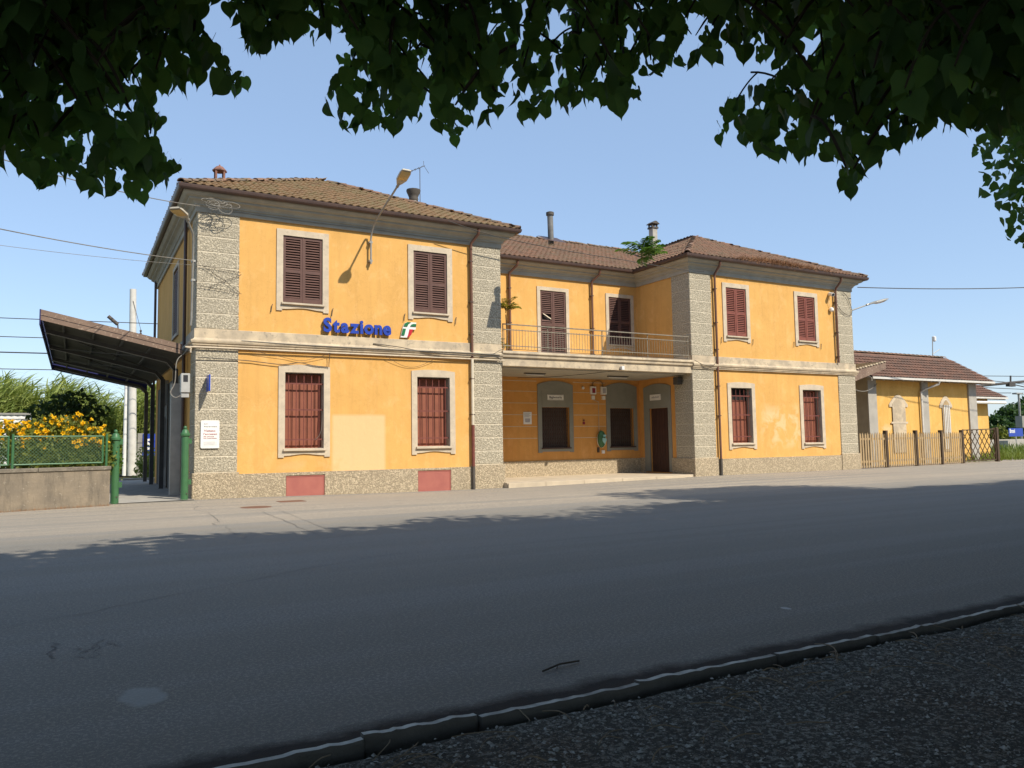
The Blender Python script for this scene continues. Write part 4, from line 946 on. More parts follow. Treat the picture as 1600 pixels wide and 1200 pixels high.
cable(sag(atY(1340, 449, -0.45), atY(1800, 436, -4), 0.25), 0.022, 'darkcable', 'black overhead cable leaving the far eaves corner across the sky')
cable(sag((-0.12, -0.02, 6.75), atY(-260, 300, -7), 0.12), 0.012, 'cable', 'grey overhead cable running from the corner pier out past the leaves')
cable(sag((-0.12, -0.02, 6.62), atY(-260, 345, -3), 0.1), 0.006, 'cable', 'thin pale wire under the overhead cable at the corner pier')
cable(sag(atY(312, 322, -0.50), atY(-100, 215, -7), 0.15), 0.012, 'cable', 'grey overhead cable reaching the tangled coil under the eaves')
cable([(0.9, -0.085, 8.30), (3.0, -0.085, 8.27), (5.0, -0.085, 8.29), (7.0, -0.085, 8.26), (8.6, -0.085, 8.28)], 0.008, 'cable', 'thin cable strung along the cornice of the left wing')
rng = random.Random(12); ck = MB()
for k in range(9):
    cxp, czp = rng.uniform(0.25, 0.85), 8.32+rng.uniform(-0.1, 0.12); rx_, rz_ = rng.uniform(0.15, 0.38), rng.uniform(0.07, 0.16); ph = rng.uniform(0, 6); e_ = rng.uniform(3.5, 6.2)
    ck.tube([(cxp+rx_*math.cos(ph+e_*t/16), -0.44+0.06*math.sin(3*t/16*2+ph)-0.03*k/9, czp+rz_*math.sin(ph+e_*t/16)) for t in range(17)], 0.009, 4)
for k in range(5):
    x = rng.uniform(0.3, 0.9); ck.tube([(x, -0.42, 8.3), (x+rng.uniform(-0.2, 0.2), -0.30, 7.95), (x+rng.uniform(-0.3, 0.3), -0.2, 7.7+0.3*rng.random())], 0.007, 4)
ck.top('cable_coil', M['cable'], 'tangled coil of grey wires hanging under the eaves at the corner', 'cable')
# barbed wire strung over the pier
bw = MB()
for a, c in (((0.0, 6.60), (1.17, 6.50)), ((0.10, 6.62), (1.15, 5.92)), ((0.30, 6.0), (1.2, 6.45)), ((0.02, 6.02), (1.2, 5.88))):
    bw.tube([(a[0], -0.10, a[1]), ((a[0]+c[0])/2, -0.09, (a[1]+c[1])/2+0.02), (c[0], -0.10, c[1])], 0.006, 4)
    for k in range(9):
        t = (k+0.5)/9; x = a[0]*(1-t)+c[0]*t; z = a[1]*(1-t)+c[1]*t; bw.tube([(x-0.015, -0.10, z-0.03), (x+0.015, -0.10, z+0.03)], 0.006, 4)
bw.top('barbed_wire', M['iron'], 'rusty barbed wire crossing over the rusticated corner pier', 'wire')
# wire by the barred window with two insulators
cable([(3.62, 0.05, 2.45), (3.60, 0.02, 2.0), (3.52, -0.0, 1.75), (3.40, 0.03, 1.62)], 0.006, 'cable', 'loose white wire hanging in the barred window near the corner')
# ---- things in the portico
AE = thing('defibrillator_cabinet', (16.36, YC-0.05, 1.15), 'white and dark green egg shaped defibrillator cabinet on the arcade wall', 'cabinet')
mb = MB(); mb.lathe((0, 0, 0), [(0.03, -0.02), (0.9, 0.0), (1.0, 0.4), (0.85, 0.8), (0.4, 1.0), (0.02, 1.02)], 24)
mb.v = [(16.37+0.20*x, YC-0.02-0.20*z, 1.50+0.36*y+0.03*y*y) for x, y, z in mb.v]; mb.build('body', M['white'], AE, smooth=True)
mb = MB(); mb.lathe((0, 0, 0), [(0.03, 0.55), (0.93, 0.42), (1.04, 0.5), (0.97, 0.80), (0.45, 1.06), (0.02, 1.08)], 24)
mb.v = [(16.34+0.19*x, YC-0.03-0.20*z, 1.54+0.35*y) for x, y, z in mb.v]; mb.build('cover', M['green'], AE, smooth=True)
M['cyan'] = pmat('cyan_mark', (0.35, 0.62, 0.60), None, 4, 0.4, bstr=0)
MB().prism([(16.31, 1.46), (16.41, 1.34), (16.51, 1.46), (16.51, 1.56), (16.45, 1.60), (16.41, 1.56), (16.37, 1.60), (16.31, 1.56)], 'y', YC-0.262, YC-0.236).build('heart_mark', M['cyan'], AE)
MB().box(16.36, 16.50, YC-0.262, YC-0.23, 1.64, 1.72).build('window', M['cyan'], AE)
MB().box(16.20, 16.26, YC-0.10, YC-0.0, 0.98, 1.2).build('bracket', M['iron'], AE)
MB().box(16.42, 16.56, YC-0.06, YC-0.005, 0.93, 1.07).top('junction_box', M['white'], 'small white socket box below the green defibrillator', 'junction box', bevel=0.006)
cable([(16.30, YC-0.03, 1.84), (16.30, YC-0.03, 3.0), (16.25, YC-0.03, 3.12), (16.05, YC-0.03, 3.18)], 0.012, 'surround', 'pale conduit climbing from the defibrillator to the fuse boxes', 'conduit', 'conduit')
for k, (x, lb, fm) in enumerate(((16.02, 'fuse box with a dark red front above the defibrillator conduit', 'redprint'), (16.56, 'fuse box with a grey front next to the second arcade window', 'greyprint'))):
    B = thing('fuse_box', (x, YC-0.03, 3.2), lb, 'fuse box', 'fuse boxes on the arcade wall')
    MB().box(x-0.13, x+0.13, YC-0.12, YC-0.005, 3.42, 3.75).build('case', M['white'], B, bevel=0.008)
    MB().box(x-0.08, x+0.08, YC-0.126, YC-0.121, 3.47, 3.68).build('front', M[fm], B)
    MB().box(x-0.07, x+0.07, YC-0.09, YC-0.005, 3.2, 3.36).build('socket', M['white'], B)
cable([(16.02, YC-0.04, 3.76), (16.05, YC-0.04, 3.92), (16.25, YC-0.04, 4.0), (16.5, YC-0.04, 3.95), (16.56, YC-0.04, 3.76)], 0.010, 'darkcable', 'dark wire arching between the two fuse boxes')
n_ = thing('timetable_notice', (12.82, YC-0.02, 2.17), 'small white printed notice on the ochre arcade wall', 'notice')
MB().box(12.64, 13.02, YC-0.022, YC-0.004, 2.17, 2.66).build('sheet', M['white'], n_)
for k in range(6): MB().box(12.68, 12.98-0.04*(k % 3), YC-0.0245, YC-0.0225, 2.60-0.028*k, 2.606-0.028*k+0.006).build('text_line', M['greyprint'], n_)
MB().box(12.72, 12.94, YC-0.0245, YC-0.0225, 2.25, 2.40).build('print_block', M['greyprint'], n_)
t_ = thing('ticket_office_sign', (14.14, YC-0.05, 3.16), 'white sign reading Biglietteria over the arcade window', 'sign')
MB().box(13.76, 14.54, YC-0.066, YC-0.044, 3.15, 3.38).build('panel', M['white'], t_, bevel=0.006)
text_on_front('Biglietteria', 13.85, 14.45, 3.225, 0.085, YC-0.068, M['black'], t_, 'lettering', 0.0008, 0.01)
MB().box(13.78, 14.52, YC-0.0675, YC-0.0665, 3.165, 3.172).box(13.78, 14.52, YC-0.0675, YC-0.0665, 3.358, 3.365).build('border', M['black'], t_)
d_ = thing('door_sign', (18.45, 2.25, 3.14), 'small white sign above the dark plank door', 'sign')
MB().box(18.435, 18.46, 1.90, 2.60, 3.14, 3.39).build('panel', M['white'], d_, bevel=0.005)
for k in range(9): MB().box(18.431, 18.434, 2.02+0.052*k, 2.055+0.052*k, 3.235, 3.235+(0.055 if k % 3 else 0.075)).build('mark', M['greyprint'], d_)
for x0, x1, lb in ((11.75, 12.65, 'strip light under the balcony left of the ticket window'), (15.6, 16.6, 'strip light under the balcony by the fuse boxes')):
    t = thing('strip_light', ((x0+x1)/2, 1.7, 3.97), lb, 'light', 'strip lights under the balcony')
    MB().box(x0, x1, 1.64, 1.76, 4.02, 4.058).build('base', M['iron'], t); MB().tube([(x0+0.05, 1.7, 3.99), (x1-0.05, 1.7, 3.99)], 0.02, 8).build('tube', M['white'], t, smooth=True)
s_ = thing('loudspeaker', (18.30, 0.62, 3.70), 'dark loudspeaker high on the shaded arcade pier', 'loudspeaker')
MB().box(18.16, 18.42, 0.50, 0.78, 3.68, 3.98).build('case', M['iron'], s_, bevel=0.02); MB().tube([(18.42, 0.64, 3.9), (18.5, 0.64, 3.9)], 0.02, 6).build('bracket', M['iron'], s_)
b_ = thing('bell_push', (15.55, YC-0.02, 2.2), 'small dark red bell push on the arcade wall', 'bell push')
MB().box(15.50, 15.60, YC-0.03, YC-0.004, 2.16, 2.27).build('plate', M['redprint'], b_); MB().box(15.51, 15.59, YC-0.028, YC-0.004, 2.30, 2.36).build('plate', M['bar'], b_)
m_ = thing('motion_sensor', (15.52, YC-0.05, 3.62), 'small white sensor on the arcade wall beside the ticket window', 'sensor')
mb = MB().lathe((15.52, YC-0.06, 3.62), [(0.02, 0), (0.06, 0.03), (0.06, 0.09), (0.03, 0.12)], 10); mb.build('body', M['white'], m_, smooth=True); MB().tube([(15.52, YC, 3.75), (15.52, YC-0.06, 3.73)], 0.015, 6).build('stem', M['cable'], m_)
j_ = MB().box(14.9, 15.02, -0.16, -0.03, 4.10, 4.24).top('junction_box', M['white'], 'pale junction box on the lip of the balcony', 'junction box', bevel=0.008)
cable([(14.92, -0.09, 4.12), (14.2, 0.8, 4.03), (13.2, 2.2, 3.98), (12.3, 3.2, 4.0)], 0.010, 'darkcable', 'dark wire running across the portico ceiling')
# security camera on the right wing
q = atY(1297, 461, -0.1); s_ = thing('security_camera', (q[0], -0.05, q[2]-0.2), 'white security camera under the eaves beside the last pier', 'camera')
MB().tube([(q[0]+0.05, -0.02, q[2]+0.06), (q[0]-0.05, -0.30, q[2]-0.02)], 0.085, 12).build('body', M['white'], s_, smooth=True); MB().tube([(q[0]-0.045, -0.29, q[2]-0.018), (q[0]-0.055, -0.32, q[2]-0.026)], 0.06, 12).build('lens', M['black'], s_, smooth=True)
q = atY(1298, 484, -0.05); MB().lathe((q[0], -0.09, q[2]-0.1), [(0.04, 0), (0.10, 0.05), (0.10, 0.15), (0.04, 0.2)], 12).top('camera_dome', M['white'], 'round white junction dome hanging below the security camera', 'camera', smooth=True)
cable([(q[0]-0.02, -0.06, q[2]+0.1), (q[0]-0.12, -0.05, q[2]+0.3), (q[0]-0.03, -0.06, q[2]+0.55)], 0.010, 'surround', 'short white wire between camera and dome')
# aerials
q = np.array([8.62, 3.9]); mz = zL(q[0], q[1]); tp = atY(656, 262, q[1])
ae = thing('television_aerial', (tp[0], q[1], mz), 'thin television aerial beside the white flue pot', 'aerial')
MB().tube([(tp[0], q[1], mz-0.1), (tp[0], q[1], tp[2])], 0.014, 6).build('mast', M['iron'], ae)
e0 = atY(628, 273, q[1]); e1 = atY(664, 259, q[1])
MB().tube([e0, e1], 0.012, 6).build('boom', M['iron'], ae)
for t in (0.2, 0.35, 0.5, 0.65, 0.8):
    c = e0*(1-t)+e1*t; MB().tube([c+np.array([0.0, -0.22, 0]), c+np.array([0.0, 0.22, 0])], 0.006, 5).build('element', M['iron'], ae)
MB().tube([e1+np.array([-0.06, 0, 0.18]), e1+np.array([-0.05, 0, 0]), e1+np.array([0.16, 0, -0.28])], 0.008, 5).build('reflector', M['iron'], ae)

# ================================================================== CANOPY ALONG THE SIDE WALL
CN = thing('side_canopy', (-0.2, 1.0, 0), 'cantilevered metal platform canopy along the left side wall', 'canopy')
XT, ZT, XBk, ZBk = -3.80, 5.02, -0.10, 4.20                           # outer tip / wall end of roof sheet
Y0, Y1 = 0.85, 14.3
prof = []; n = 26
def cz(x): return ZBk + (ZT-ZBk)*(x-XBk)/(XT-XBk)
mb = MB(); ys = frange(Y0, Y1, 0.13); vs_ = []
for j, y in enumerate(ys):
    dz = 0.02 if j % 2 else -0.02
    for x in (XT, XBk): vs_.append((x, y, cz(x)+dz+0.05))
mb.add(vs_, [(2*j, 2*j+1, 2*j+3, 2*j+2) for j in range(len(ys)-1)]); mb.build('roof_sheet', M['canopy_sheet'], CN, fix=False)
MB().prism([(XT-0.03, cz(XT)+0.05), (XBk-0.18, cz(XBk-0.18)+0.05), (XBk-0.18, cz(XBk-0.18)+0.20), (XT-0.03, cz(XT)+0.20)], 'y', Y0-0.05, Y0+0.02).build('fascia_upper', M['canopy_rust'], CN)
MB().prism([(XT-0.02, cz(XT)-0.09), (XBk-0.18, cz(XBk-0.18)-0.09), (XBk-0.18, cz(XBk-0.18)+0.035), (XT-0.02, cz(XT)+0.035)], 'y', Y0-0.035, Y0+0.02).build('fascia_lower', M['canopy_rust'], CN)
MB().box(XT-0.05, XT-0.02, Y0-0.06, Y1, ZT-0.22, ZT+0.20).build('edge_fascia', M['canopy_blue'], CN)
MB().prism([(XT-0.02, cz(XT)-0.22), (XBk-0.1, cz(XBk-0.1)-0.22), (XBk-0.1, cz(XBk-0.1)+0.10), (XT-0.02, cz(XT)+0.10)], 'y', Y1, Y1+0.04).build('edge_fascia', M['canopy_blue'], CN)
for x in (-3.3, -2.55, -1.8, -1.05): MB().beam((x, Y0+0.03, cz(x)-0.03), (x, Y1, cz(x)-0.03), 0.05, 0.09).build('purlin', M['canopy_metal'], CN)
for y in (2.7, 6.7, 10.7, 13.9):
    a = [(-3.75, cz(-3.75)-0.12), (-0.52, 4.20-0.06), (-0.26, 3.88)]
    ap = MB(); ap.beam((a[0][0], y, a[0][1]), (a[1][0], y, a[1][1]), 0.10, 0.13); ap.beam((a[1][0], y, a[1][1]), (a[2][0], y, a[2][1]), 0.10, 0.14)
    ap.build('arm', M['canopy_metal'], CN)
    e = MB(); e.beam((a[0][0], y-0.053, a[0][1]-0.06), (a[1][0], y-0.053, a[1][1]-0.06), 0.012, 0.02).beam((a[1][0], y-0.053, a[1][1]-0.06), (a[2][0]-0.07, y-0.053, a[2][1]-0.03), 0.012, 0.02).beam((a[2][0]-0.07, y-0.053, a[2][1]-0.03), (a[2][0]-0.07, y-0.053, 0.05), 0.02, 0.012)
    e.build('edge_strip', M['aluminium'], CN)
    MB().box(a[2][0]-0.07, a[2][0]+0.08, y-0.05, y+0.05, 0.02, a[2][1]+0.02).build('column', M['canopy_metal'], CN)
for (ya, yb_) in ((2.7, 6.7), (6.7, 10.7)):
    MB().beam((-3.6, ya, cz(-3.6)-0.10), (-0.7, yb_, cz(-0.7)-0.10), 0.03, 0.03).build('brace', M['canopy_metal'], CN)
    MB().beam((-3.6, yb_, cz(-3.6)-0.13), (-0.7, ya, cz(-0.7)-0.13), 0.03, 0.03).build('brace', M['canopy_metal'], CN)
q0 = atY(169, 494, 0.9); q1 = atY(184, 507, 0.9)
bm_ = thing('bullet_floodlight', tuple(q1), 'small dark tube light fixed on top of the canopy edge', 'light')
MB().tube([q0, q1], 0.05, 10).build('body', M['iron'], bm_, smooth=True); MB().tube([q1, q1+np.array([0.02, 0, -0.25])], 0.02, 6).build('stem', M['iron'], bm_)
for ya, yb_ in ((2.9, 4.6), (4.65, 6.5), (6.9, 8.8), (8.85, 10.6)):
    MB().box(-0.075, -0.02, ya, yb_, 0.05, 3.75).build('wall_panel', M['canopy_metal'], CN)
# notice cases on the side wall, under the canopy
for y0_, y1_, z0_, z1_, lb in ((7.2, 8.6, 3.0, 3.9, 'pale panel high on the side wall under the canopy'), (7.3, 8.4, 0.75, 2.55, 'tall glazed notice case on the side wall under the canopy')):
    t = thing('notice_case', (-0.1, (y0_+y1_)/2, z0_), lb, 'notice case')
    MB().box(-0.14, -0.01, y0_, y1_, z0_, z1_).build('frame', M['aluminium'], t); MB().box(-0.148, -0.142, y0_+0.08, y1_-0.08, z0_+0.1, z1_-0.1).build('panel', M['greyprint'], t)
MB().box(-0.42, -0.12, 2.15, 2.35, 0.02, 3.4).top('cable_duct', M['aluminium'], 'grey vertical cable duct standing at the side wall', 'duct')
cable([(-0.14, 0.3, 4.3), (-0.25, 0.6, 4.15), (-0.45, 0.5, 3.9), (-0.5, 0.4, 3.3), (-0.62, 0.3, 3.0), (-0.5, 0.2, 2.85), (-0.3, 0.2, 2.95)], 0.014, 'cable', 'grey cable looping from the eaves corner to the meter box')
# ================================================================== GATE POSTS, WALL AND FENCE AT THE PASSAGE
def gatepost(x, y, h, lb):
    t = thing('gate_post', (x, y, 0), lb, 'post', 'green gate posts')
    MB().lathe((x, y, -0.1), [(0.10, 0), (0.10, h-0.22), (0.095, h-0.18), (0.13, h-0.15), (0.13, h-0.10), (0.10, h-0.07), (0.085, h-0.01), (0.05, h+0.03)], 18).build('shaft', M['green'], t, smooth=True)
    MB().lathe((x, y, h-0.075), [(0.03, 0), (0.048, 0.03), (0.048, 0.06), (0.03, 0.09), (0.008, 0.10)], 14).build('finial', M['green'], t, smooth=True)
    for z in (0.42, 1.55): MB().box(x+0.09, x+0.17, y-0.03, y+0.03, z, z+0.14).build('hinge', M['green'], t)
    MB().tube([(x+0.05, y-0.11, 0.18), (x+0.05, y-0.06, 0.18)], 0.02, 8).build('bolt', M['iron'], t); return t
gatepost(-0.27, -0.16, 2.02, 'green iron gate post with ball finial beside the station corner')
gatepost(-2.0, -0.42, 1.92, 'green iron gate post with ball finial at the end of the low wall')
m, nt, b = new_mat('stained_wall_render'); p = pos(nt); xyz = sep(nt, p)
col = mixc(nt, ramp(nt, noise(nt, p, 1.8, 6, 0.65), 0.30, 0.70), (0.27, 0.215, 0.15), (0.17, 0.14, 0.105))
col = mixc(nt, ramp(nt, noise(nt, pos(nt, (4, 4, 0.7)), 1.4, 6, 0.7), 0.48, 0.78), col, (0.075, 0.066, 0.052))
col = mixc(nt, ramp(nt, noise(nt, p, 13, 7, 0.7), 0.60, 0.70), col, (0.34, 0.29, 0.22))
nt.links.new(col, b.inputs['Base Color']); b.inputs['Roughness'].default_value = 0.95; bump(nt, b, noise(nt, p, 14, 7, 0.7), 0.6, 0.02)
M['stainwall'] = m; M['coping'] = pmat('lichen_coping', (0.20, 0.17, 0.13), (0.13, 0.11, 0.085), 6, 0.95, 20, 0.7, 0.02, (0.34, 0.30, 0.23))
wa = np.array([-2.12, -1.08]); wd = np.array([-4.45, -1.78])-wa; wd /= np.linalg.norm(wd); wn_ = np.array([-wd[1], wd[0]])
if wn_[1] > 0: wn_ = -wn_                                              # toward the street
def WP(s, o, z): q = wa+wd*s+wn_*o; return (q[0], q[1], z)
LW = thing('low_wall', WP(0, 0, 0), 'low stained concrete wall with weathered coping left of the passage', 'wall')
def wbox(s0, s1, o0, o1, z0, z1): return MB().add([WP(s0, o0, z0), WP(s1, o0, z0), WP(s1, o1, z0), WP(s0, o1, z0), WP(s0, o0, z1), WP(s1, o0, z1), WP(s1, o1, z1), WP(s0, o1, z1)], [(0,3,2,1),(4,5,6,7),(0,1,5,4),(1,2,6,5),(2,3,7,6),(3,0,4,7)])
wbox(0.02, 10, -0.28, 0, -0.2, 0.90).build('body', M['stainwall'], LW)
s = 0.0
while s < 9.9: wbox(s, s+1.64, -0.31, 0.03, 0.903, 1.0).build('coping_slab', M['coping'], LW, bevel=0.012); s += 1.65
M['meshgreen'] = pmat('faded_green_wire', (0.16, 0.27, 0.15), (0.11, 0.20, 0.11), 9, 0.5, bstr=0)
MF = thing('mesh_fence', WP(0, -0.14, 1.0), 'low green fence panels of chain link mesh on the wall', 'fence')
PL = 2.08; s = 0.14
for k in range(4):
    s0, s1 = s+0.02, s+PL-0.08
    fr = MB()
    for z in (1.09, 1.76): fr.tube([WP(s0, -0.14, z), WP(s1, -0.14, z)], 0.02, 8)
    for q in (s0, s1): fr.tube([WP(q, -0.14, 1.09), WP(q, -0.14, 1.78)], 0.022, 8)
    fr = fr.build('panel_frame', M['green'], MF)
    MB().tube([WP(s0-0.09, -0.14, 0.95), WP(s0-0.09, -0.14, 1.82)], 0.03, 8).build('post', M['green'], MF)
    if k < 2:
        st_ = 0.078; L = s1-s0; H = 0.67
        for sg in (1, -1):
            t0 = -H
            while t0 < L:
                a0, z0_ = (t0, 0.0) if t0 >= 0 else (0.0, -t0); a1, z1_ = (t0+H, H) if t0+H <= L else (L, L-t0)
                if sg < 0: a0, a1 = L-a0, L-a1
                if abs(a1-a0) > 0.02:
                    link(MB().tube([WP(s0+a0, -0.14+0.004*sg, 1.09+z0_), WP(s0+a1, -0.14+0.004*sg, 1.09+z1_)], 0.0036, 4, False).mesh('mesh_wire', ORG[fr]), 'mesh_wire', M['meshgreen'], fr)
                t0 += st_
    s += PL
# masts and platform sign behind the passage
def mast(name, px, pyb, pyt, Y, r0, r1, mat, lb, cat, lean=0):
    a = atZ(px, pyb); a = atY(px, pyb, Y); t = atY(px+lean, pyt, Y)
    return MB().tube([(a[0], Y, 0.0), (t[0], Y, t[2])], [r0, r1], 14).top(name, M[mat], lb, cat, smooth=True)
cm = mast('concrete_mast', 206, 747, 452, 24.0, 0.23, 0.17, 'pale_pole', 'tall grey round catenary mast behind the passage', 'mast', 2)
mast('white_pole', 194, 747, 590, 24.2, 0.115, 0.10, 'white', 'slim white pole beside the grey catenary mast', 'pole', 4)
YS = 24.6; a = atY(219, 747, YS); t = atY(219, 677, YS)
ps = thing('platform_sign', (a[0], YS, 0), 'blue platform sign with a white S half hidden by the side wall', 'sign')
MB().box(a[0]-0.17, a[0]+0.13, YS-0.02, YS+0.06, -0.15, t[2]).build('post', M['galv'], ps)
bl = atY(222.5, 712, YS); tr = atY(222.5, 678, YS)
MB().box(bl[0], bl[0]+2.6, YS-0.08, YS-0.03, bl[2], tr[2]).build('panel', M['blue'], ps)
text_on_front('S', bl[0]+0.15, bl[0]+0.48, bl[2]+0.36, 0.58, YS-0.085, M['white'], ps, 'lettering', 0.002, 0.03)
setp(MB().box(-60, -1.0, 17.6, 18.2, -0.2, 0.05).box(-0.9, 100, 17.6, 18.2, -0.2, 0.05).build('platform_edge', M['concrete']), kind='structure')
# catenary wires across the tracks
for i, (ya, yb_) in enumerate(((496, 506), (526, 533), (551, 556), (578, 580))):
    a = atY(-120, ya-4, 21); c = atY(300, yb_+2, 21); d = (c-a)/np.linalg.norm(c-a)
    MB().tube([a-d*30, c+d*6], 0.020 if i != 2 else 0.03, 4).top('catenary_wire', M['darkcable'], ('uppermost', 'second', 'third and thickest', 'lowest')[i]+' of four catenary wires stretched behind the platform canopy', 'wire', 'catenary wires behind the canopy')
q = atY(220, 515, 23.8); t = thing('wire_insulator', tuple(q), 'small dark insulator hanging on the catenary wire beside the mast', 'insulator')
MB().lathe(q-np.array([0, 0, 0.45]), [(0.02, 0), (0.06, 0.1), (0.03, 0.15), (0.07, 0.22), (0.03, 0.3), (0.07, 0.38), (0.02, 0.45)], 8).build('discs', M['iron'], t); cz_ = atY(208, 470, 23.8)
MB().tube([q, cz_], 0.012, 5).build('stay', M['darkcable'], t)
# pale corrugated container behind the flowers
a = atY(-160, 645, 17); c = atY(47, 668, 17)
ct = thing('corrugated_shed', (a[0], 17, 0), 'white corrugated metal shed half hidden by the yellow flowers', 'shed')
mb = MB(); xs_ = frange(a[0], c[0], 0.12); top_, bot_ = atY(0, 648, 17)[2], 0.0
vs_ = []
for k, x in enumerate(xs_): vs_ += [(x, 17+0.03*(k % 2), bot_), (x, 17+0.03*(k % 2), top_)]
mb.add(vs_, [(2*k, 2*k+2, 2*k+3, 2*k+1) for k in range(len(xs_)-1)]); mb.build('wall', M['white'], ct, fix=False)
MB().box(a[0]-0.1, c[0]+0.1, 16.95, 20, top_, top_+0.08).build('roof', M['galv'], ct); MB().box(c[0]-0.02, c[0], 17.02, 19.9, 0, top_).build('wall', M['white'], ct)
for z in (0.25, 0.5, 0.75): MB().box(a[0], c[0], 16.985, 16.995, top_-z*0.8, top_-z*0.8+0.03).build('rib', M['galv'], ct)

# ================================================================== RIGHT HAND SIDE: FENCE, GATE, GOODS SHED
FA, FB = np.array([28.42, -0.02]), np.array([37.75, 0.80])
PF = thing('picket_fence', (28.42, -0.02, 0), 'weathered wooden picket fence between the station and the lattice gate', 'fence')
fd = (FB-FA)/np.linalg.norm(FB-FA); L = np.linalg.norm(FB-FA); ang = math.atan2(fd[1], fd[0])
def fp(s, o=0): q = FA+fd*s+np.array([-fd[1], fd[0]])*o; return q
pk = MB().prism([(-0.055, 0), (0.055, 0), (0.055, 1.0), (0.0, 1.07), (-0.055, 1.0)], 'y', -0.012, 0.012).mesh('picket')
s = 0.06
while s < L-0.05:
    q = fp(s, -0.03); o = link(pk, 'picket', M['wood'], PF, (q[0], q[1], 0.04)); o.scale.z = 1.50+random.gauss(0, 0.012); o.rotation_euler = (0, random.gauss(0, 0.008), ang); s += 0.205
for z in (0.32, 1.36):
    for k in range(4):
        a = fp(L*k/4+0.06); c = fp(L*(k+1)/4-0.06); MB().beam((a[0], a[1], z), (c[0], c[1], z), 0.04, 0.10).build('rail', M['wood'], PF)
pm = MB().box(-0.085, 0.085, -0.085, 0.085, 0, 1.80).mesh('post', bevel=0.012)
for s in (2.2, 4.85, 7.25, L+0.02): q = fp(s, 0.0); o = link(pm, 'post', M['wooddark'], PF, (q[0], q[1], -0.05)); o.rotation_euler.z = ang; 
GT = thing('lattice_gate', (38.0, 0.82, 0), 'dark diagonal lattice gate at the end of the picket fence', 'gate')
ga = FB+fd*0.18; gL = 3.55
def gpnt(s, z): q = ga+fd*s; return (q[0], q[1], z)
for z in (0.12, 1.74): MB().beam(gpnt(0, z), gpnt(gL, z+(0.06 if z > 1 else 0)), 0.04, 0.05).build('frame_rail', M['wooddark'], GT)
for s in (0.02, gL-0.02): MB().beam(gpnt(s, 0.12), gpnt(s, 1.78), 0.05, 0.05, (1, 0, 0)).build('frame_stile', M['wooddark'], GT)
for sg in (1, -1):
    t0 = -1.62
    while t0 < gL:
        a0, z0_ = max(t0, 0.0), 0.12+max(-t0, 0); a1 = min(t0+1.62, gL); z1_ = 0.12+(a1-t0)
        if sg < 0: a0, a1 = gL-a0, gL-a1
        if abs(a1-a0) > 0.05:
            q0, q1 = Vector(gpnt(a0, z0_)), Vector(gpnt(a1, z1_)); off = Vector((fd[1], -fd[0], 0))*(0.015*sg)
            MB().beam(q0+off, q1+off, 0.02, 0.035, (0, 1, 0)).build('lattice_bar', M['wooddark'], GT)
        t0 += 0.52
q = ga+fd*(gL+0.12); o = link(pm, 'post', M['wooddark'], GT, (q[0], q[1], -0.05)); o.scale = (1.15, 1.15, 1.07)
# small lean-to canopy on the right hand side wall
RC = thing('lean_to_roof', (28.6, 1.2, 3.8), 'small tiled lean-to roof projecting from the right side wall', 'canopy')
a = atY(1333, 597, 1.2); c = atY(1384, 576, 1.2); a2 = atY(1333, 578, 1.2); c2 = atY(1384, 565, 1.2)
MB().add([a, c, c2, a2] + [q+np.array([0, 0.06, 0]) for q in (a, c, c2, a2)], [(0,1,2,3),(7,6,5,4),(0,4,5,1),(1,5,6,2),(2,6,7,3),(3,7,4,0)]).build('fascia', M['canopy_rust'], RC)
mb = MB()
for k in range(12):
    t0, t1 = k/12, (k+1)/12-0.02; P0 = a2*(1-t0)+c2*t0; P1 = a2*(1-t1)+c2*t1
    mb.beam((P0+P1)/2+np.array([0, -0.05, 0.02]), (P0+P1)/2+np.array([0, 4.0, 0.04]), np.linalg.norm(P1-P0)*1.02, 0.05 if k % 2 else 0.075)
mb.build('ribbed_roof', M['band'], RC, kind='stuff')
MB().add([a+np.array([0, 0.1, 0]), c+np.array([0, 0.1, 0]), c+np.array([0, 4, 0]), a+np.array([0, 4, 0])], [(0, 1, 2, 3)]).build('soffit', M['canopy_metal'], RC, fix=False)
# goods shed
SH = thing('goods_shed', (33.3, 3.0, 0), 'yellow goods shed with grey pilasters and arched windows behind the picket fence', 'shed')
SX0, SX1, SY0, SY1, SE = 33.3, 43.0, 3.0, 7.0, 4.62
def arch_w(x0, x1, z0, z1, r, n=8): return [(x0, z0), (x1, z0)] + [(x1-(x1-x0)*k/n, z1+r*math.sin(math.pi*k/n)) for k in range(n+1)]
MB().box(SX0+0.02, SX1-0.02, SY0, SY1, -0.2, SE).build('wall', M['ochre_shed'], SH)
ymid = (SY0+SY1)/2
MB().add([(SX0, SY0, -0.2), (SX0, SY1, -0.2), (SX0, SY1, SE), (SX0, ymid, SE+1.5), (SX0, SY0, SE)], [(0, 1, 2, 3, 4)]).build('gable_wall', M['grey_render'], SH, fix=False)
for x0_, x1_ in ((33.26, 33.95), (37.84, 38.42), (42.27, 43.02)): MB().box(x0_, x1_, SY0-0.09, SY0+0.02, -0.1, SE-0.02).build('pilaster', M['grey_render'], SH)
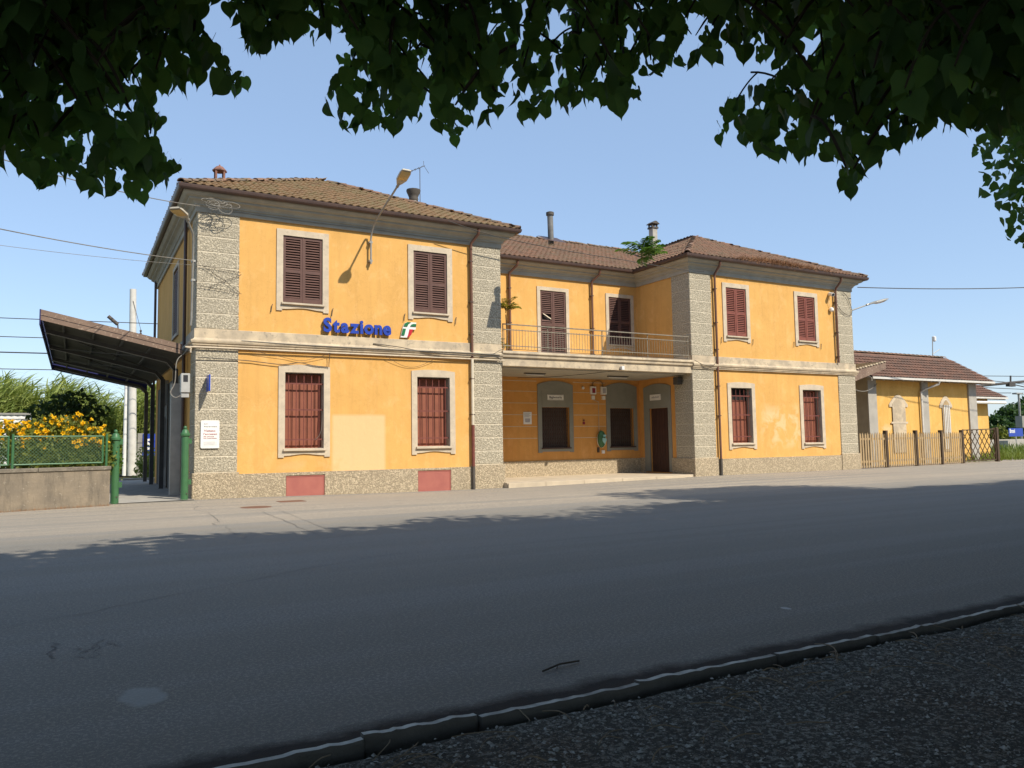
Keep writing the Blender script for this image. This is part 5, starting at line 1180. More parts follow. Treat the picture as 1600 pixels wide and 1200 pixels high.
for x0_, x1_, mt, nm in ((35.26, 36.36, 'band', 'bricked_window'), (39.72, 40.42, 'wood', 'window')):
    sr = MB().prism(arch_w(x0_-0.24, x1_+0.24, 3.05, 3.18, 0.52), 'y', SY0-0.05, SY0-0.002).build('window_arch', M['surround'], SH)
    MB().prism(arch_w(x0_, x1_, 0.6, 3.2, 0.32), 'y', SY0-0.06, SY0-0.051).build(nm, M['pale_pole' if nm == 'window' else 'band'], SH)
    if nm == 'window':
        w_ = MB().prism(arch_w(x0_+0.02, x1_-0.02, 0.62, 3.18, 0.30), 'y', SY0-0.066, SY0-0.061).build('shutter_boards', M['wood'], SH)
        for k in range(4): x = x0_+0.1+k*0.15; MB().box(x, x+0.09, SY0-0.085, SY0-0.067, 0.7, 3.2).build('plank', M['pale_pole'], w_)
MB().box(35.1, 36.5, SY0-0.075, SY0-0.061, 2.15, 2.25).build('ledge', M['surround'], SH)
def shed_roof(x0, x1, y0, y1, ze, sl, hipR, seed, parent, mat, ov=0.75):
    ym_ = (y0+y1)/2; zr = ze+sl*(ym_-y0+ov); X0, X1 = x0-0.55, x1+ov; xr = X1-hipR
    r_ = MB().add([(X0, y0-ov, ze), (X1, y0-ov, ze), (X1, y1+ov, ze), (X0, y1+ov, ze), (X0, ym_, zr), (xr, ym_, zr)], [(0, 1, 5, 4), (2, 3, 4, 5), (1, 2, 5), (0, 4, 3), (3, 2, 1, 0)]).build('roof', mat, parent)
    rng = random.Random(seed); mb = MB(); L_ = math.hypot(ym_-y0+ov, zr-ze); vd = np.array([0, (ym_-y0+ov)/L_, (zr-ze)/L_]); nn = np.array([0, -vd[2], vd[1]]); rows = int(L_/0.36)
    for j in range(rows):
        xe = X1 - hipR*(j+0.5)/rows; i = 0
        while X0+i*0.26 < xe-0.2:
            o_ = np.array([X0+i*0.26, y0-ov, ze]) + vd*(j*0.36) + nn*abs(rng.gauss(0, 0.004)); u_ = np.array([1., 0, 0])
            vs_ = [o_+u_*a+nn*h_+vd*v_ for v_, lf in ((-0.02, 0.055), (0.38, 0.004)) for a, h_ in ((0, lf), (0.10, lf), (0.16, lf+0.03), (0.22, lf+0.03), (0.26, lf))]
            mb.add(vs_, [(k, k+1, 5+k+1, 5+k) for k in range(4)]); i += 1
    mb.build('tiles', mat, r_, kind='stuff', fix=False)
    for k in range(int((xr-X0)/0.4)): o = link(rm, 'ridge_tile', M['ridge'], r_, (X0+k*0.4, ym_, zr+0.03)); o.rotation_euler.z = -math.pi/2
    MB().box(X0, X1, y0-ov-0.05, y0-ov+0.03, ze-0.10, ze+0.01).build('gutter', M['pale_pole'], r_)
    nr = int((X1-X0)/0.75)
    for k in range(nr): x = X0+0.2+k*(X1-X0-0.4)/(nr-1); MB().beam((x, y0-ov+0.05, ze-0.10), (x, y0+0.1, ze-0.02), 0.08, 0.12).build('rafter', M['grey_render'], r_)
    return r_
shed_roof(SX0, SX1, SY0, SY1, 4.55, 0.61, 0.02, 9, SH, M['tile_shed'])
MB().prism([(SY0-0.75, 4.50), (ymid, 6.20), (SY1+0.75, 4.50), (SY1+0.75, 4.34), (ymid, 6.04), (SY0-0.75, 4.34)], 'x', SX0-0.60, SX0-0.552).build('verge_board', M['grey_render'], SH)
MB().tube([(38.45, SY0-0.76, 4.48), (38.45, SY0-0.7, 4.3), (37.95, SY0-0.25, 4.05), (37.72, SY0-0.12, 3.9), (37.72, SY0-0.12, 0.1)], 0.06, 8).build('downpipe', M['pale_pole'], SH, smooth=True)
q = atY(1457, 556, 5); q2 = atY(1457, 526, 5); ta = thing('shed_aerial', tuple(q), 'white topped aerial mast on the goods shed roof', 'aerial')
MB().tube([q-np.array([0, 0, 0.3]), q2], 0.03, 6).build('mast', M['galv'], ta); MB().tube([q+np.array([0, 0, 0.1]), atY(1468, 546, 5)], 0.02, 5).build('stay', M['galv'], ta)
MB().lathe(q2+np.array([0.15, 0, -0.3]), [(0.02, 0), (0.12, 0.05), (0.12, 0.3), (0.02, 0.35)], 8).build('antenna', M['white'], ta)
cable(sag(atY(1333, 607, 1.0), atY(1370, 600, 3), 0.25), 0.02, 'cable', 'pale cable drooping from the station to the goods shed eaves')
# second low building beyond
S2 = thing('far_outbuilding', (44.5, 6.5, 0), 'low yellow outbuilding with brown roof beyond the goods shed', 'building')
bx0, bx1 = 44.5, atY(1545, 660, 6.5)[0]
MB().box(bx0, bx1, 6.5, 10.5, -0.2, 3.9).build('wall', M['ochre_shed'], S2)
shed_roof(bx0+0.6, bx1, 6.5, 10.5, 3.95, 0.5, 0.02, 10, S2, M['tile_shed'], 0.85)
MB().tube([(bx0+0.5, 5.8, 3.6), (bx1+0.8, 5.8, 3.62)], 0.10, 8).build('rain_pipe', M['white'], S2)
# track wall, blue name board, lamp post and gantry in the distance
a = atY(1540, 686, 14); c = atY(1900, 683, 14)
MB().box(a[0], a[0]+60, 14, 14.3, 0, atY(1590, 686, 14)[2]).top('boundary_wall', M['concrete'], 'low concrete wall beyond the grass at the tracks', 'wall')
a = atY(1576, 682, 13); c = atY(1597, 669, 13)
nb = thing('station_name_board', ((a[0]+c[0])/2, 13, 0), 'blue station name board reading Broni above the low wall', 'sign')
MB().box(a[0], c[0], 12.95, 13.0, a[2], c[2]).build('panel', M['blue'], nb); text_on_front('Broni', a[0]+0.12, a[0]+(c[0]-a[0])*0.42, a[2]+0.30, 0.34, 12.945, M['white'], nb, 'lettering', 0.003, 0.03)
MB().box((a[0]+c[0])/2-0.06, (a[0]+c[0])/2+0.06, 12.96, 12.99, 0, a[2]).build('post', M['galv'], nb)
a = atY(1597, 700, 16); t = atY(1596, 616, 16); lp = thing('platform_lamp', (a[0], 16, 0), 'slim grey platform lamp post in front of the far trees', 'lamp')
MB().tube([(a[0], 16, 0), (a[0], 16, t[2])], 0.09, 8).build('post', M['galv'], lp); MB().box(a[0]-0.7, a[0]+0.3, 15.8, 16.2, t[2]-0.02, t[2]+0.12).build('lamp_head', M['galv'], lp, bevel=0.02)
MB().box(a[0]-0.25, a[0]+0.25, 15.7, 16.3, atY(1597, 668, 16)[2], atY(1597, 650, 16)[2]).build('cabinet', M['greypaint'], lp)
gy = 24
for p0, p1, r_, lb in (((1500, 606), (1680, 588), 0.16, 'dark overhead gantry beam above the tracks'),): 
    g = thing('overhead_gantry', tuple(atY(*p0, gy)), lb, 'gantry')
    MB().tube([atY(*p0, gy), atY(*p1, gy)], r_, 6).build('beam', M['darkcable'], g); q = atY(1579, 599, gy)
    MB().tube([q, atY(1579, 587, gy)], 0.10, 6).build('insulator', M['darkcable'], g); MB().box(q[0]-0.6, q[0]+0.6, gy-0.2, gy+0.2, q[2]-0.35, q[2]+0.1).build('saddle', M['darkcable'], g)
    qa = atY(1790, 560, gy); MB().tube([(qa[0], gy, 0), (qa[0], gy, qa[2])], 0.25, 8).build('mast', M['galv'], g)
    MB().tube([atY(1580, 600, gy), atY(1660, 618, gy)], 0.06, 5).build('stay', M['darkcable'], g)
for i, (p0, p1) in enumerate((((1500, 587), (1600, 588)), ((1520, 592), (1640, 604)), ((1525, 614), (1580, 614)), ((1500, 604), (1660, 611)))):
    MB().tube([atY(*p0, 25), atY(*p1, 25)], 0.035, 4).top('far_catenary_wire', M['darkcable'], ('level top', 'upper slanting', 'lower level', 'long drooping')[i]+' catenary wire above the far tracks by the gantry', 'wire', 'catenary wires by the gantry')

# ================================================================== VEGETATION
def cloud(name, tv, tf, P, Rm, S, mat, parent=None, kind='stuff'):
    """many copies of a small template joined into one mesh"""
    tv = np.array(tv, float); n, k = len(P), len(tv)
    V = np.einsum('nij,kj->nki', Rm, tv)*np.asarray(S)[:, None, None] + np.asarray(P)[:, None, :]
    org = ORG[parent] if parent is not None else np.zeros(3); V = (V-org).reshape(-1, 3)
    tri = []
    for f in tf:
        for i in range(1, len(f)-1): tri.append((f[0], f[i], f[i+1]))
    tri = np.array(tri); Fi = (tri[None]+np.arange(n)[:, None, None]*k).reshape(-1)
    me = bpy.data.meshes.new(name); me.vertices.add(len(V)); me.vertices.foreach_set('co', V.ravel().astype(np.float32))
    nf = n*len(tri); me.loops.add(nf*3); me.loops.foreach_set('vertex_index', Fi.astype(np.int32)); me.polygons.add(nf)
    me.polygons.foreach_set('loop_start', np.arange(0, nf*3, 3, dtype=np.int32)); me.polygons.foreach_set('loop_total', np.full(nf, 3, dtype=np.int32))
    me.update(calc_edges=True); me.validate()
    return link(me, name, mat, parent, None, kind)
def frames(L, Nn):
    """rotation matrices whose columns are (side, length, normal)"""
    L = L/np.linalg.norm(L, axis=1, keepdims=True); S = np.cross(L, Nn); S /= np.linalg.norm(S, axis=1, keepdims=True)+1e-9; Nn = np.cross(S, L)
    return np.stack([S, L, Nn], axis=2)
def leaf_tmpl(serr=True, fold=0.16, curl=0.18, lop=0.0, few=False):
    half = [(0.0, 0.03), (0.17, -0.07), (0.34, -0.03), (0.46, 0.12), (0.505, 0.31), (0.46, 0.50), (0.345, 0.68), (0.20, 0.82), (0.085, 0.92), (0.03, 1.02)]
    if few: half = [half[i] for i in (0, 1, 3, 5, 7, 9)]
    if serr:
        h2 = []
        for i, (a, c) in enumerate(half):
            h2.append((a, c))
            if 2 <= i < 8:
                b_ = half[i+1]; h2.append(((a+b_[0])/2+0.012, (c+b_[1])/2-0.008)); 
        half = h2
    mid = [(0, max(0.02, min(c, 1.0))) for a, c in half]
    vs_ = []; nh = len(half)
    def z(x, y): return fold*abs(x) - curl*y*y + 0.03*math.sin(9*y)*abs(x)*2
    for (a, c), (mx_, my_) in zip(half, mid): vs_ += [(a*(1+lop), c, z(a, c)), (-a*(1-lop), c, z(a, c)), (0, my_, z(0, my_))]
    vs_.append((0.0, 1.14, z(0, 1.14)-0.02)); fs = []
    for i in range(nh-1):
        a, b_ = 3*i, 3*(i+1); fs += [(a+2, a, b_, b_+2), (a+1, a+2, b_+2, b_+1)]
    t = 3*nh; a = 3*(nh-1); fs += [(a+2, a, t), (a+1, a+2, t)]
    st = len(vs_); vs_ += [(-0.012, 0.05, 0.0), (0.012, 0.05, 0.0), (0.008, -0.45, 0.06), (-0.008, -0.45, 0.06)]; fs.append((st, st+1, st+2, st+3))   # stalk
    return vs_, fs
LV = [leaf_tmpl(True, 0.18, 0.16, 0.05), leaf_tmpl(True, 0.30, 0.30, -0.06), leaf_tmpl(True, 0.06, 0.05, 0.02)]
LOW = ([(0, 0, 0), (0.46, 0.10, 0.06), (0.44, 0.5, 0.05), (0, 1.1, -0.12), (-0.44, 0.5, 0.05), (-0.46, 0.10, 0.06), (0, 0.45, -0.02)][:6], [(0, 1, 2, 3), (0, 3, 4, 5)])
LMID = [leaf_tmpl(False, a, c, l, True) for a, c, l in ((0.18, 0.16, 0.05), (0.30, 0.30, -0.06), (0.06, 0.05, 0.02))]
# outline of the overhanging foliage (measured), continued beyond the frame
POLY = [(-1500, 330), (-60, 300), (0, 258), (30, 275), (38, 312), (75, 285), (110, 278), (150, 305), (160, 280), (195, 312), (225, 322), (245, 285), (286, 284), (290, 255), (246, 232), (246, 205), (262, 182), (276, 148), (305, 118), (325, 112), (340, 148), (362, 158), (394, 158),
        (392, 118), (362, 100), (345, 72), (318, 45), (312, 10), (330, -6), (372, 30), (383, 78), (408, 82), (432, 74), (446, 54), (452, 76), (480, 68), (520, 48), (528, 70), (520, 118), (506, 150), (508, 176), (528, 192), (570, 206), (600, 202), (645, 196), (672, 186), (690, 210), (712, 232), (732, 228), (748, 186), (775, 186), (800, 166), (812, 186), (845, 174), (880, 160), (905, 186), (925, 166), (950, 166), (972, 182), (984, 150), (1002, 148), (1000, 120),
        (1018, 124), (1048, 152), (1060, 112), (1078, 108), (1100, 105), (1098, 80), (1072, 62), (1070, 20), (1090, 5), (1096, 40), (1086, 66), (1118, 92), (1135, 60), (1158, 102), (1195, 98), (1208, 62), (1216, 78), (1198, 116), (1155, 142), (1132, 152), (1118, 190), (1116, 222), (1150, 214), (1190, 234), (1222, 238), (1252, 232), (1258, 262), (1285, 252), (1308, 258), (1310, 290), (1334, 302), (1348, 268), (1352, 240), (1374, 252), (1392, 232), (1410, 226), (1442, 230), (1455, 208), (1480, 206), (1510, 212), (1540, 200), (1570, 205),
        (1605, 195), (1800, 260), (3200, 500), (3200, -3000), (-1500, -3000)]
POLYC = [(1560, 130), (1575, 195), (1540, 206), (1514, 240), (1512, 258), (1536, 260), (1532, 300), (1528, 322), (1552, 334), (1548, 345), (1575, 360), (1564, 372), (1578, 378), (1560, 392), (1575, 402), (1640, 410), (1700, 520), (3200, 700), (3200, -3000), (1560, -3000)]
def inpoly(X, Y, poly):
    X = np.asarray(X, float); Y = np.asarray(Y, float); c = np.zeros(X.shape, bool); n = len(poly); j = n-1
    for i in range(n):
        xi, yi = poly[i]; xj, yj = poly[j]
        cond = ((yi > Y) != (yj > Y)) & (X < (xj-xi)*(Y-yi)/((yj-yi) if yj != yi else 1e-9)+xi); c ^= cond; j = i
    return c
def pixv(P):
    v_ = P-CAM; z = v_@_fw; zz = np.where(np.abs(z) < 1e-3, 1e-3, z); return 800+F*(v_@_rt)/zz, 600-F*(v_@_up)/zz, z
def clear_view(P, T, poly, off=0.0):
    """keep leaves whose middle and tip stay inside the crowns' real outline; the rest of the view is open sky and street"""
    ok = np.ones(len(P), bool)
    for Q in (P, T):
        x, y, z = pixv(Q); infr = (z > 0.15) & (x > -60) & (x < 1660) & (y > -60) & (y < 1260)
        ok &= ~infr | inpoly(x, y+off, poly)
    d = np.linalg.norm(P-CAM, axis=1); return ok & (d > 1.9)
rs = np.random.RandomState(5)
def hang(n, rs, droop=0.9, spread=0.75):
    L = np.stack([rs.normal(0, spread, n), rs.normal(0, spread, n), -droop+rs.normal(0, 0.3, n)], 1)
    return frames(L, rs.normal(0, 1, (n, 3)))
def linden(loc, H, zc_, rz_, rad, label, nshade, near=None, seed=0, poly=POLY, lsize=0.21, nlobes=34):
    x0_, y0_ = loc; t = thing('linden_tree', (x0_, y0_, 0), label, 'tree', 'linden trees along the pavement'); rng = random.Random(seed); rs_ = np.random.RandomState(seed)
    tr = MB(); tr.tube([(x0_, y0_, -0.1), (x0_+0.03, y0_, 0.3), (x0_, y0_+0.02, 1.6), (x0_+0.06, y0_, 3.0), (x0_, y0_+0.05, zc_), (x0_+0.05, y0_, zc_+rz_*0.7)], [0.30, 0.22, 0.19, 0.17, 0.11, 0.03], 12)
    limbs = []
    for k in range(11):
        a = rng.uniform(0, 6.28); z0_ = rng.uniform(2.6, zc_+rz_*0.3); e = (x0_+rad*0.75*math.cos(a), y0_+rad*0.75*math.sin(a), z0_+rng.uniform(0.8, 2.4))
        limbs.append(((x0_, y0_, z0_), e))
    for a, e in (limbs if near is None else limbs+near['limbs']):
        a = np.array(a); e = np.array(e); m_ = (a+e)/2+np.array([0, 0, 0.35]); pts = [a, a*0.6+m_*0.4, m_, m_*0.45+e*0.55, e]
        xx, yy, zz = pixv(np.array(pts)); 
        if any((zz > 0.2) & (xx > -20) & (xx < 1620) & (yy > -20) & (yy < 1220) & ~inpoly(xx, yy, poly)): continue
        tr.tube(pts, [0.07, 0.055, 0.045, 0.032, 0.012], 7)
    tr.build('trunk', M['bark'], t, smooth=True)
    # crown: lobes filled with leaf clumps
    C = []
    for k in range(nlobes):
        d = rs_.normal(0, 1, 3); d /= np.linalg.norm(d); rr = rs_.uniform(0.45, 1.0)**0.6
        c = np.array([x0_+rad*0.78*rr*d[0], y0_+rad*0.78*rr*d[1], zc_+rz_*0.80*rr*d[2]]); m_ = nshade//nlobes
        q = rs_.normal(0, 1, (m_, 3)); q /= np.linalg.norm(q, axis=1, keepdims=True); q *= (rs_.uniform(0, 1, (m_, 1))**0.4)*rad*0.36; C.append(c+q)
    P = np.concatenate(C); P = P[P[:, 2] > 2.2]; Rm = hang(len(P), rs_); sz = rs_.uniform(0.75, 1.25, len(P))*lsize
    ok = clear_view(P, P+Rm[:, :, 1]*sz[:, None]*1.1, poly, np.abs(rs_.normal(0, 60 if poly is POLY else 14, len(P)))+(25 if poly is POLY else 0)); 
    if near is not None:
        xx, yy, zz = pixv(P); ok &= ~((zz > 0.15) & (xx > -60) & (xx < 1660) & (yy > -60) & (rs_.rand(len(P)) > 0.35))
    P, Rm, sz = P[ok], Rm[ok], sz[ok]
    cloud('foliage', LOW[0], LOW[1], P, Rm, sz, M['linden'], t)
    if near is None: return t
    # drooping sprays above and in front of the viewer: twigs with alternate leaves
    NP, NR, NS, NO = [], [], [], []; twg = MB(); cnt = 0
    while cnt < near['n']:
        r_ = rs_.uniform(*near['r']); pxx = rs_.uniform(*near['x']); pyy = rs_.uniform(-620, near['ymax'])
        d = ray(pxx, pyy); d = d/np.linalg.norm(d); b0 = CAM+d*r_
        if b0[2] > 5.2 or b0[2] < 1.7: continue
        cnt += 1; a = rs_.uniform(0, 6.28); hz = np.array([math.cos(a), math.sin(a), 0]); n_ = rs_.randint(6, 11); Ls = rs_.uniform(0.25, 0.5); pts = []
        side = np.array([-hz[1], hz[0], 0.0]); oc = abs(rs_.normal(0, 42))
        for k in range(n_):
            tt = k/(n_-1); c = b0+hz*Ls*tt*0.8+np.array([0, 0, -0.55*Ls*tt*tt-0.1*tt]); pts.append(c)
            sg = 1 if k % 2 else -1; Ld = hz*0.3+side*sg*rs_.uniform(0.1, 0.6)+np.array([0, 0, -rs_.uniform(0.7, 1.5)]); Ld /= np.linalg.norm(Ld)
            nn = (CAM-c)/r_*rs_.choice([-1.0, 1.0])*0.0+np.array([0, 0, 1.0])*rs_.uniform(0.0, 1.2)+rs_.normal(0, 0.7, 3)
            s_ = rs_.uniform(0.05, 0.098); NP.append(c+Ld*s_*0.4); NR.append(frames(Ld[None], nn[None])[0]); NS.append(s_); NO.append(oc*(1-0.75*tt)+abs(rs_.normal(0, 9))-20)
        P_ = np.array(pts); xx, yy, zz = pixv(P_); infr = (zz > 0.1) & (xx > -60) & (xx < 1660) & (yy > -60)
        if not np.any(infr & ~inpoly(xx, yy+25, poly)): twg.tube(pts, [0.006]*(len(pts)-1)+[0.003], 4, False)
    P, Rm, sz, of = np.array(NP), np.array(NR), np.array(NS), np.array(NO)
    ok = clear_view(P+Rm[:, :, 1]*sz[:, None]*0.3, P+Rm[:, :, 1]*sz[:, None]*0.72, poly, of)
    ed = P+Rm[:, :, 0]*sz[:, None]*0.28; ok &= clear_view(ed, P-Rm[:, :, 0]*sz[:, None]*0.28, poly); P, Rm, sz = P[ok], Rm[ok], sz[ok]
    twg.build('twigs', M['twig'], t, kind='stuff', fix=False)
    x, y, z = pixv(P); vis = (z > 0.2) & (x > 0) & (x < 1600) & (y > 0) & (y < 700)
    # the leaves one can pick apart: those hanging at the fringe first
    fr = np.zeros(len(P)); 
    for dx, dy in ((0, 45), (35, 25), (-35, 25), (45, 0), (-45, 0)): fr += ~inpoly(x+dx, y+dy, poly)
    order = np.argsort(-(fr*10 - z) + np.where(vis, 0, 1000)); pick = [i for i in order[:near['single']] if vis[i]]; mask = np.zeros(len(P), bool); mask[pick] = True
    var = rs_.randint(0, 3, len(P))
    for i in pick:
        o = link(LEAFM[var[i]], 'leaf', None, t, P[i]); o.rotation_euler = Matrix(Rm[i].tolist()).to_euler(); o.scale = (sz[i],)*3
    for v_ in range(3):
        sel = (~mask) & (var == v_)
        s1 = sel & (fr > 0); s2 = sel & (fr == 0)
        cloud('foliage', LV[v_][0], LV[v_][1], P[s1], Rm[s1], sz[s1], M['linden'], t); cloud('foliage', LMID[v_][0], LMID[v_][1], P[s2], Rm[s2], sz[s2], M['linden'], t)
    return t
LEAFM = []
for v_, f_ in LV:
    me = bpy.data.meshes.new('leaf'); me.from_pydata(v_, [], f_); me.update(); me.materials.append(M['linden']); LEAFM.append(me)
linden((-6.4, -22.4), 9, 6.9, 3.6, 5.2, 'linden with drooping leafy branches over the canopy side of the street', 30000, lsize=0.25, seed=11,
       near=dict(n=1050, r=(2.9, 5.8), x=(-500, 470), ymax=330, single=200, limbs=[((-6.4, -22.4, 3.2), (-4.2, -20.8, 3.5)), ((-6.4, -22.4, 3.6), (-3.6, -21.2, 3.9)), ((-6.4, -22.4, 3.0), (-2.6, -20.2, 3.6))]))
linden((1.9, -22.3), 9, 6.7, 3.6, 5.2, 'linden whose dense drooping branches hang in front of the station roofs', 32000, lsize=0.25, seed=12,
       near=dict(n=2250, r=(2.9, 6.0), x=(380, 2100), ymax=320, single=290, limbs=[((1.9, -22.3, 3.0), (-0.6, -20.9, 3.45)), ((1.9, -22.3, 3.4), (-1.6, -20.8, 3.3)), ((1.9, -22.3, 3.1), (0.4, -20.4, 3.5)), ((1.9, -22.3, 2.8), (1.2, -20.0, 3.6))]))
linden((9.6, -21.2), 9, 5.9, 3.5, 4.7, 'sunlit linden standing farther along the pavement toward the goods shed', 60000, seed=13, poly=POLYC, lsize=0.125, nlobes=90)
linden((17.6, -21.4), 15, 9.3, 6.3, 4.6, 'tall linden whose shadow reaches toward the arcade', 34000, seed=14, poly=POLY, lsize=0.24, nlobes=50)
linden((13.3, -21.5), 10, 6.4, 3.9, 4.4, 'linden between the sunlit one and the tall one', 24000, seed=18, poly=POLY, lsize=0.22, nlobes=44)
linden((21.4, -21.3), 10, 6.6, 4.2, 4.4, 'linden just past the tall one toward the fence', 24000, seed=19, poly=POLY, lsize=0.22, nlobes=44)
linden((5.4, -21.9), 10, 6.7, 3.6, 4.4, 'linden between the overhanging one and the sunlit one', 22000, seed=20, poly=POLY, lsize=0.22, nlobes=44)
linden((25.2, -21.2), 10, 6.6, 4.0, 4.6, 'linden near the end of the row opposite the picket fence', 22000, seed=15, poly=POLY, lsize=0.22)
linden((32.5, -21.2), 10, 6.6, 4.0, 4.6, 'linden closing the row opposite the goods shed', 22000, seed=16, poly=POLY, lsize=0.22)
linden((-14.0, -22.3), 10, 7.1, 3.8, 4.9, 'linden at the canopy end of the row', 20000, seed=17, poly=POLY, lsize=0.22)

for k_, (tx, lbl) in enumerate(((-1.0, 'unseen linden added behind the street facing pair to shade the gravel'), (6.5, 'unseen linden added behind the overhanging one to shade the gravel'))):  # unseen trees added behind the camera to keep sun flecks off the gravel
    linden((tx, -28.6), 10, 6.6, 3.9, 5.0, lbl, 11000, seed=30+k_, poly=POLY, lsize=0.30, nlobes=40)

# ---- reeds behind the tracks
BL = ([(-0.025, 0, 0), (0.025, 0, 0), (0.036, 0.35, 0.04), (-0.036, 0.35, 0.04), (0.022, 0.75, -0.05), (-0.022, 0.75, -0.05), (0, 1.0, -0.22)], [(0, 1, 2, 3), (3, 2, 4, 5), (5, 4, 6)])
rs = np.random.RandomState(31); LP_, LL, LN, LS = [], [], [], []; stk = MB()
prof_x = [-250, -60, 0, 25, 45, 62, 75, 85, 105, 125, 140, 160, 185, 205, 225, 260, 400]; prof_y = [590, 600, 600, 592, 608, 632, 606, 596, 604, 606, 612, 622, 640, 610, 602, 600, 600]
for k in range(1500):
    pxx = rs.uniform(-120, 290); Y = rs.uniform(26, 32); pyt = np.interp(pxx, prof_x, prof_y)-4+abs(rs.normal(0, 13)); tpt = atY(pxx, pyt, Y); hgt = tpt[2]
    if hgt < 1: continue
    bx_, lean = tpt[0]-0.5, 0.5+rs.normal(0, 0.15)
    stk.tube([(bx_, Y, 0), (bx_+lean*0.4, Y, hgt*0.6), (bx_+lean, Y, hgt*0.97)], [0.02, 0.015, 0.006], 4, False)
    for j in range(rs.randint(13, 20)):
        t = 0.12+0.88*(j+rs.rand())/18; t = min(t, 1.0); c = np.array([bx_+lean*t*t, Y, hgt*t]); a = rs.normal(0.15, 1.0)
        LP_.append(c); LL.append((math.cos(a)*0.9, math.sin(a)*0.6, rs.uniform(0.1, 1.2))); LN.append((rs.normal(0, 0.4), rs.normal(0, 0.4), 1.0)); LS.append(rs.uniform(0.7, 1.3))
rd = setp(cloud('reed_bed', BL[0], BL[1], np.array(LP_), frames(np.array(LL), np.array(LN)), np.array(LS), M['reed']), 'tall yellow green reeds leaning in the wind behind the tracks', 'reeds')
stk.build('reed_stalks', M['reed'], rd, kind='stuff', fix=False)
# ---- generic bushes
OVL = ([(0, 0, 0), (0.28, 0.35, 0.05), (0.20, 0.75, 0.02), (0, 1.05, -0.1), (-0.20, 0.75, 0.02), (-0.28, 0.35, 0.05)], [(0, 1, 2, 3), (0, 3, 4, 5)])
def bush(name, label, cat, lobes, n, size, mat, seed, stem=None, zmin=0.0, group=None):
    rs_ = np.random.RandomState(seed); L0 = np.array([l[:3] for l in lobes]); t = thing(name, (L0[:, 0].mean(), L0[:, 1].mean(), 0), label, cat, group); C = []
    vol = np.array([l[3]*l[4]*l[5] for l in lobes])**0.7; vol /= vol.sum()
    for l, v_ in zip(lobes, vol):
        m_ = int(n*v_); q = rs_.normal(0, 1, (m_, 3)); q /= np.linalg.norm(q, axis=1, keepdims=True); q *= rs_.uniform(0.35, 1.08, (m_, 1))**0.5
        C.append(np.array(l[:3])+q*np.array(l[3:6]))
    P = np.concatenate(C); P = P[P[:, 2] > zmin]; k = len(P)
    L = rs_.normal(0, 0.8, (k, 3))+np.array([0, -0.1, -0.15]); Nn = rs_.normal(0, 0.7, (k, 3))+np.array([0.1, -0.35, 0.6])
    cloud('crown', OVL[0], OVL[1], P, frames(L, Nn), rs_.uniform(0.7, 1.3, k)*size, mat, t)
    tr = MB(); c0 = L0.mean(axis=0)
    for l in lobes: tr.tube([(c0[0], c0[1], -0.15), (c0[0]*0.6+l[0]*0.4, c0[1]*0.6+l[1]*0.4, l[2]*0.45), (l[0], l[1], l[2])], [0.05, 0.035, 0.01] if stem is None else [stem, stem*0.7, stem*0.2], 6)
    tr.build('trunk', M['bark'], t); return t, P
lb = []
for pxx, pyy, Y, r_ in ((-60, 690, -0.9, 0.55), (10, 690, -0.8, 0.55), (45, 690, -0.6, 0.5), (75, 680, -0.5, 0.6), (110, 680, -0.4, 0.6), (140, 690, -0.35, 0.5), (160, 700, -0.25, 0.42), (60, 715, -0.7, 0.5), (110, 720, -0.6, 0.5), (15, 715, -0.9, 0.5), (150, 725, -0.5, 0.45)):
    q = atY(pxx, pyy, Y); lb.append((q[0], q[1], q[2], r_, 0.42, r_*0.85))
tv, Pb = bush('flowering_vine', 'trumpet vine covered in orange yellow flowers behind the green fence', 'vine', lb, 9000, 0.095, M['bushmid'], 41, 0.02)
fl = MB(); prof_ = [(0.004, 0.0), (0.012, 0.03), (0.022, 0.055)]; vs_ = []; fs_ = []
for k in range(10):
    a = math.pi*2*k/10; r1_ = 0.055 if k % 2 == 0 else 0.034; vs_ += [(0.006*math.cos(a), 0.006*math.sin(a), 0), (0.022*math.cos(a), 0.022*math.sin(a), 0.06), (r1_*math.cos(a), r1_*math.sin(a), 0.075)]
for k in range(10):
    j = (k+1) % 10; fs_ += [(3*k, 3*j, 3*j+1, 3*k+1), (3*k+1, 3*j+1, 3*j+2, 3*k+2)]
fme = MB().add(vs_, fs_).mesh('flower', fix=False); rs = np.random.RandomState(8)
# flowers sit on the outer, upper leaves
xb, yb2, _ = pixv(Pb); topy = np.interp(xb, [-80, 0, 60, 110, 150, 170], [672, 665, 655, 652, 660, 690]); score = (0.7*Pb[:, 2] + 0.9*(-Pb[:, 1]+0.28*Pb[:, 0]) + rs.normal(0, 0.15, len(Pb))) - np.where((yb2 > 705) | (xb > 170), 9, 0); sel = np.argsort(-score)[:1900]; sel = rs.choice(sel, 210, replace=False)
for i in sel:
    o = link(fme, 'flower', M['flower'], tv, Pb[i]+np.array([rs.normal(0, 0.02), -0.05, 0.04])); o.rotation_euler = (R(60)+rs.normal(0, 0.5), rs.normal(0, 0.5), rs.normal(0, 0.6)); s_ = rs.uniform(0.8, 1.35); o.scale = (s_, s_, s_)
lb = []
for pxx, pyy, r_ in ((70, 645, 0.5), (95, 635, 0.55), (120, 628, 0.55), (140, 645, 0.5), (60, 665, 0.5), (110, 660, 0.7), (150, 670, 0.4)):
    q = atY(pxx, pyy, 4.5); lb.append((q[0], q[1], q[2], r_, r_, r_*0.7))
bush('dark_shrub', 'dark evergreen shrub rising behind the yellow flowers', 'shrub', lb, 1200, 0.16, M['bushdark'], 42, 0.03)
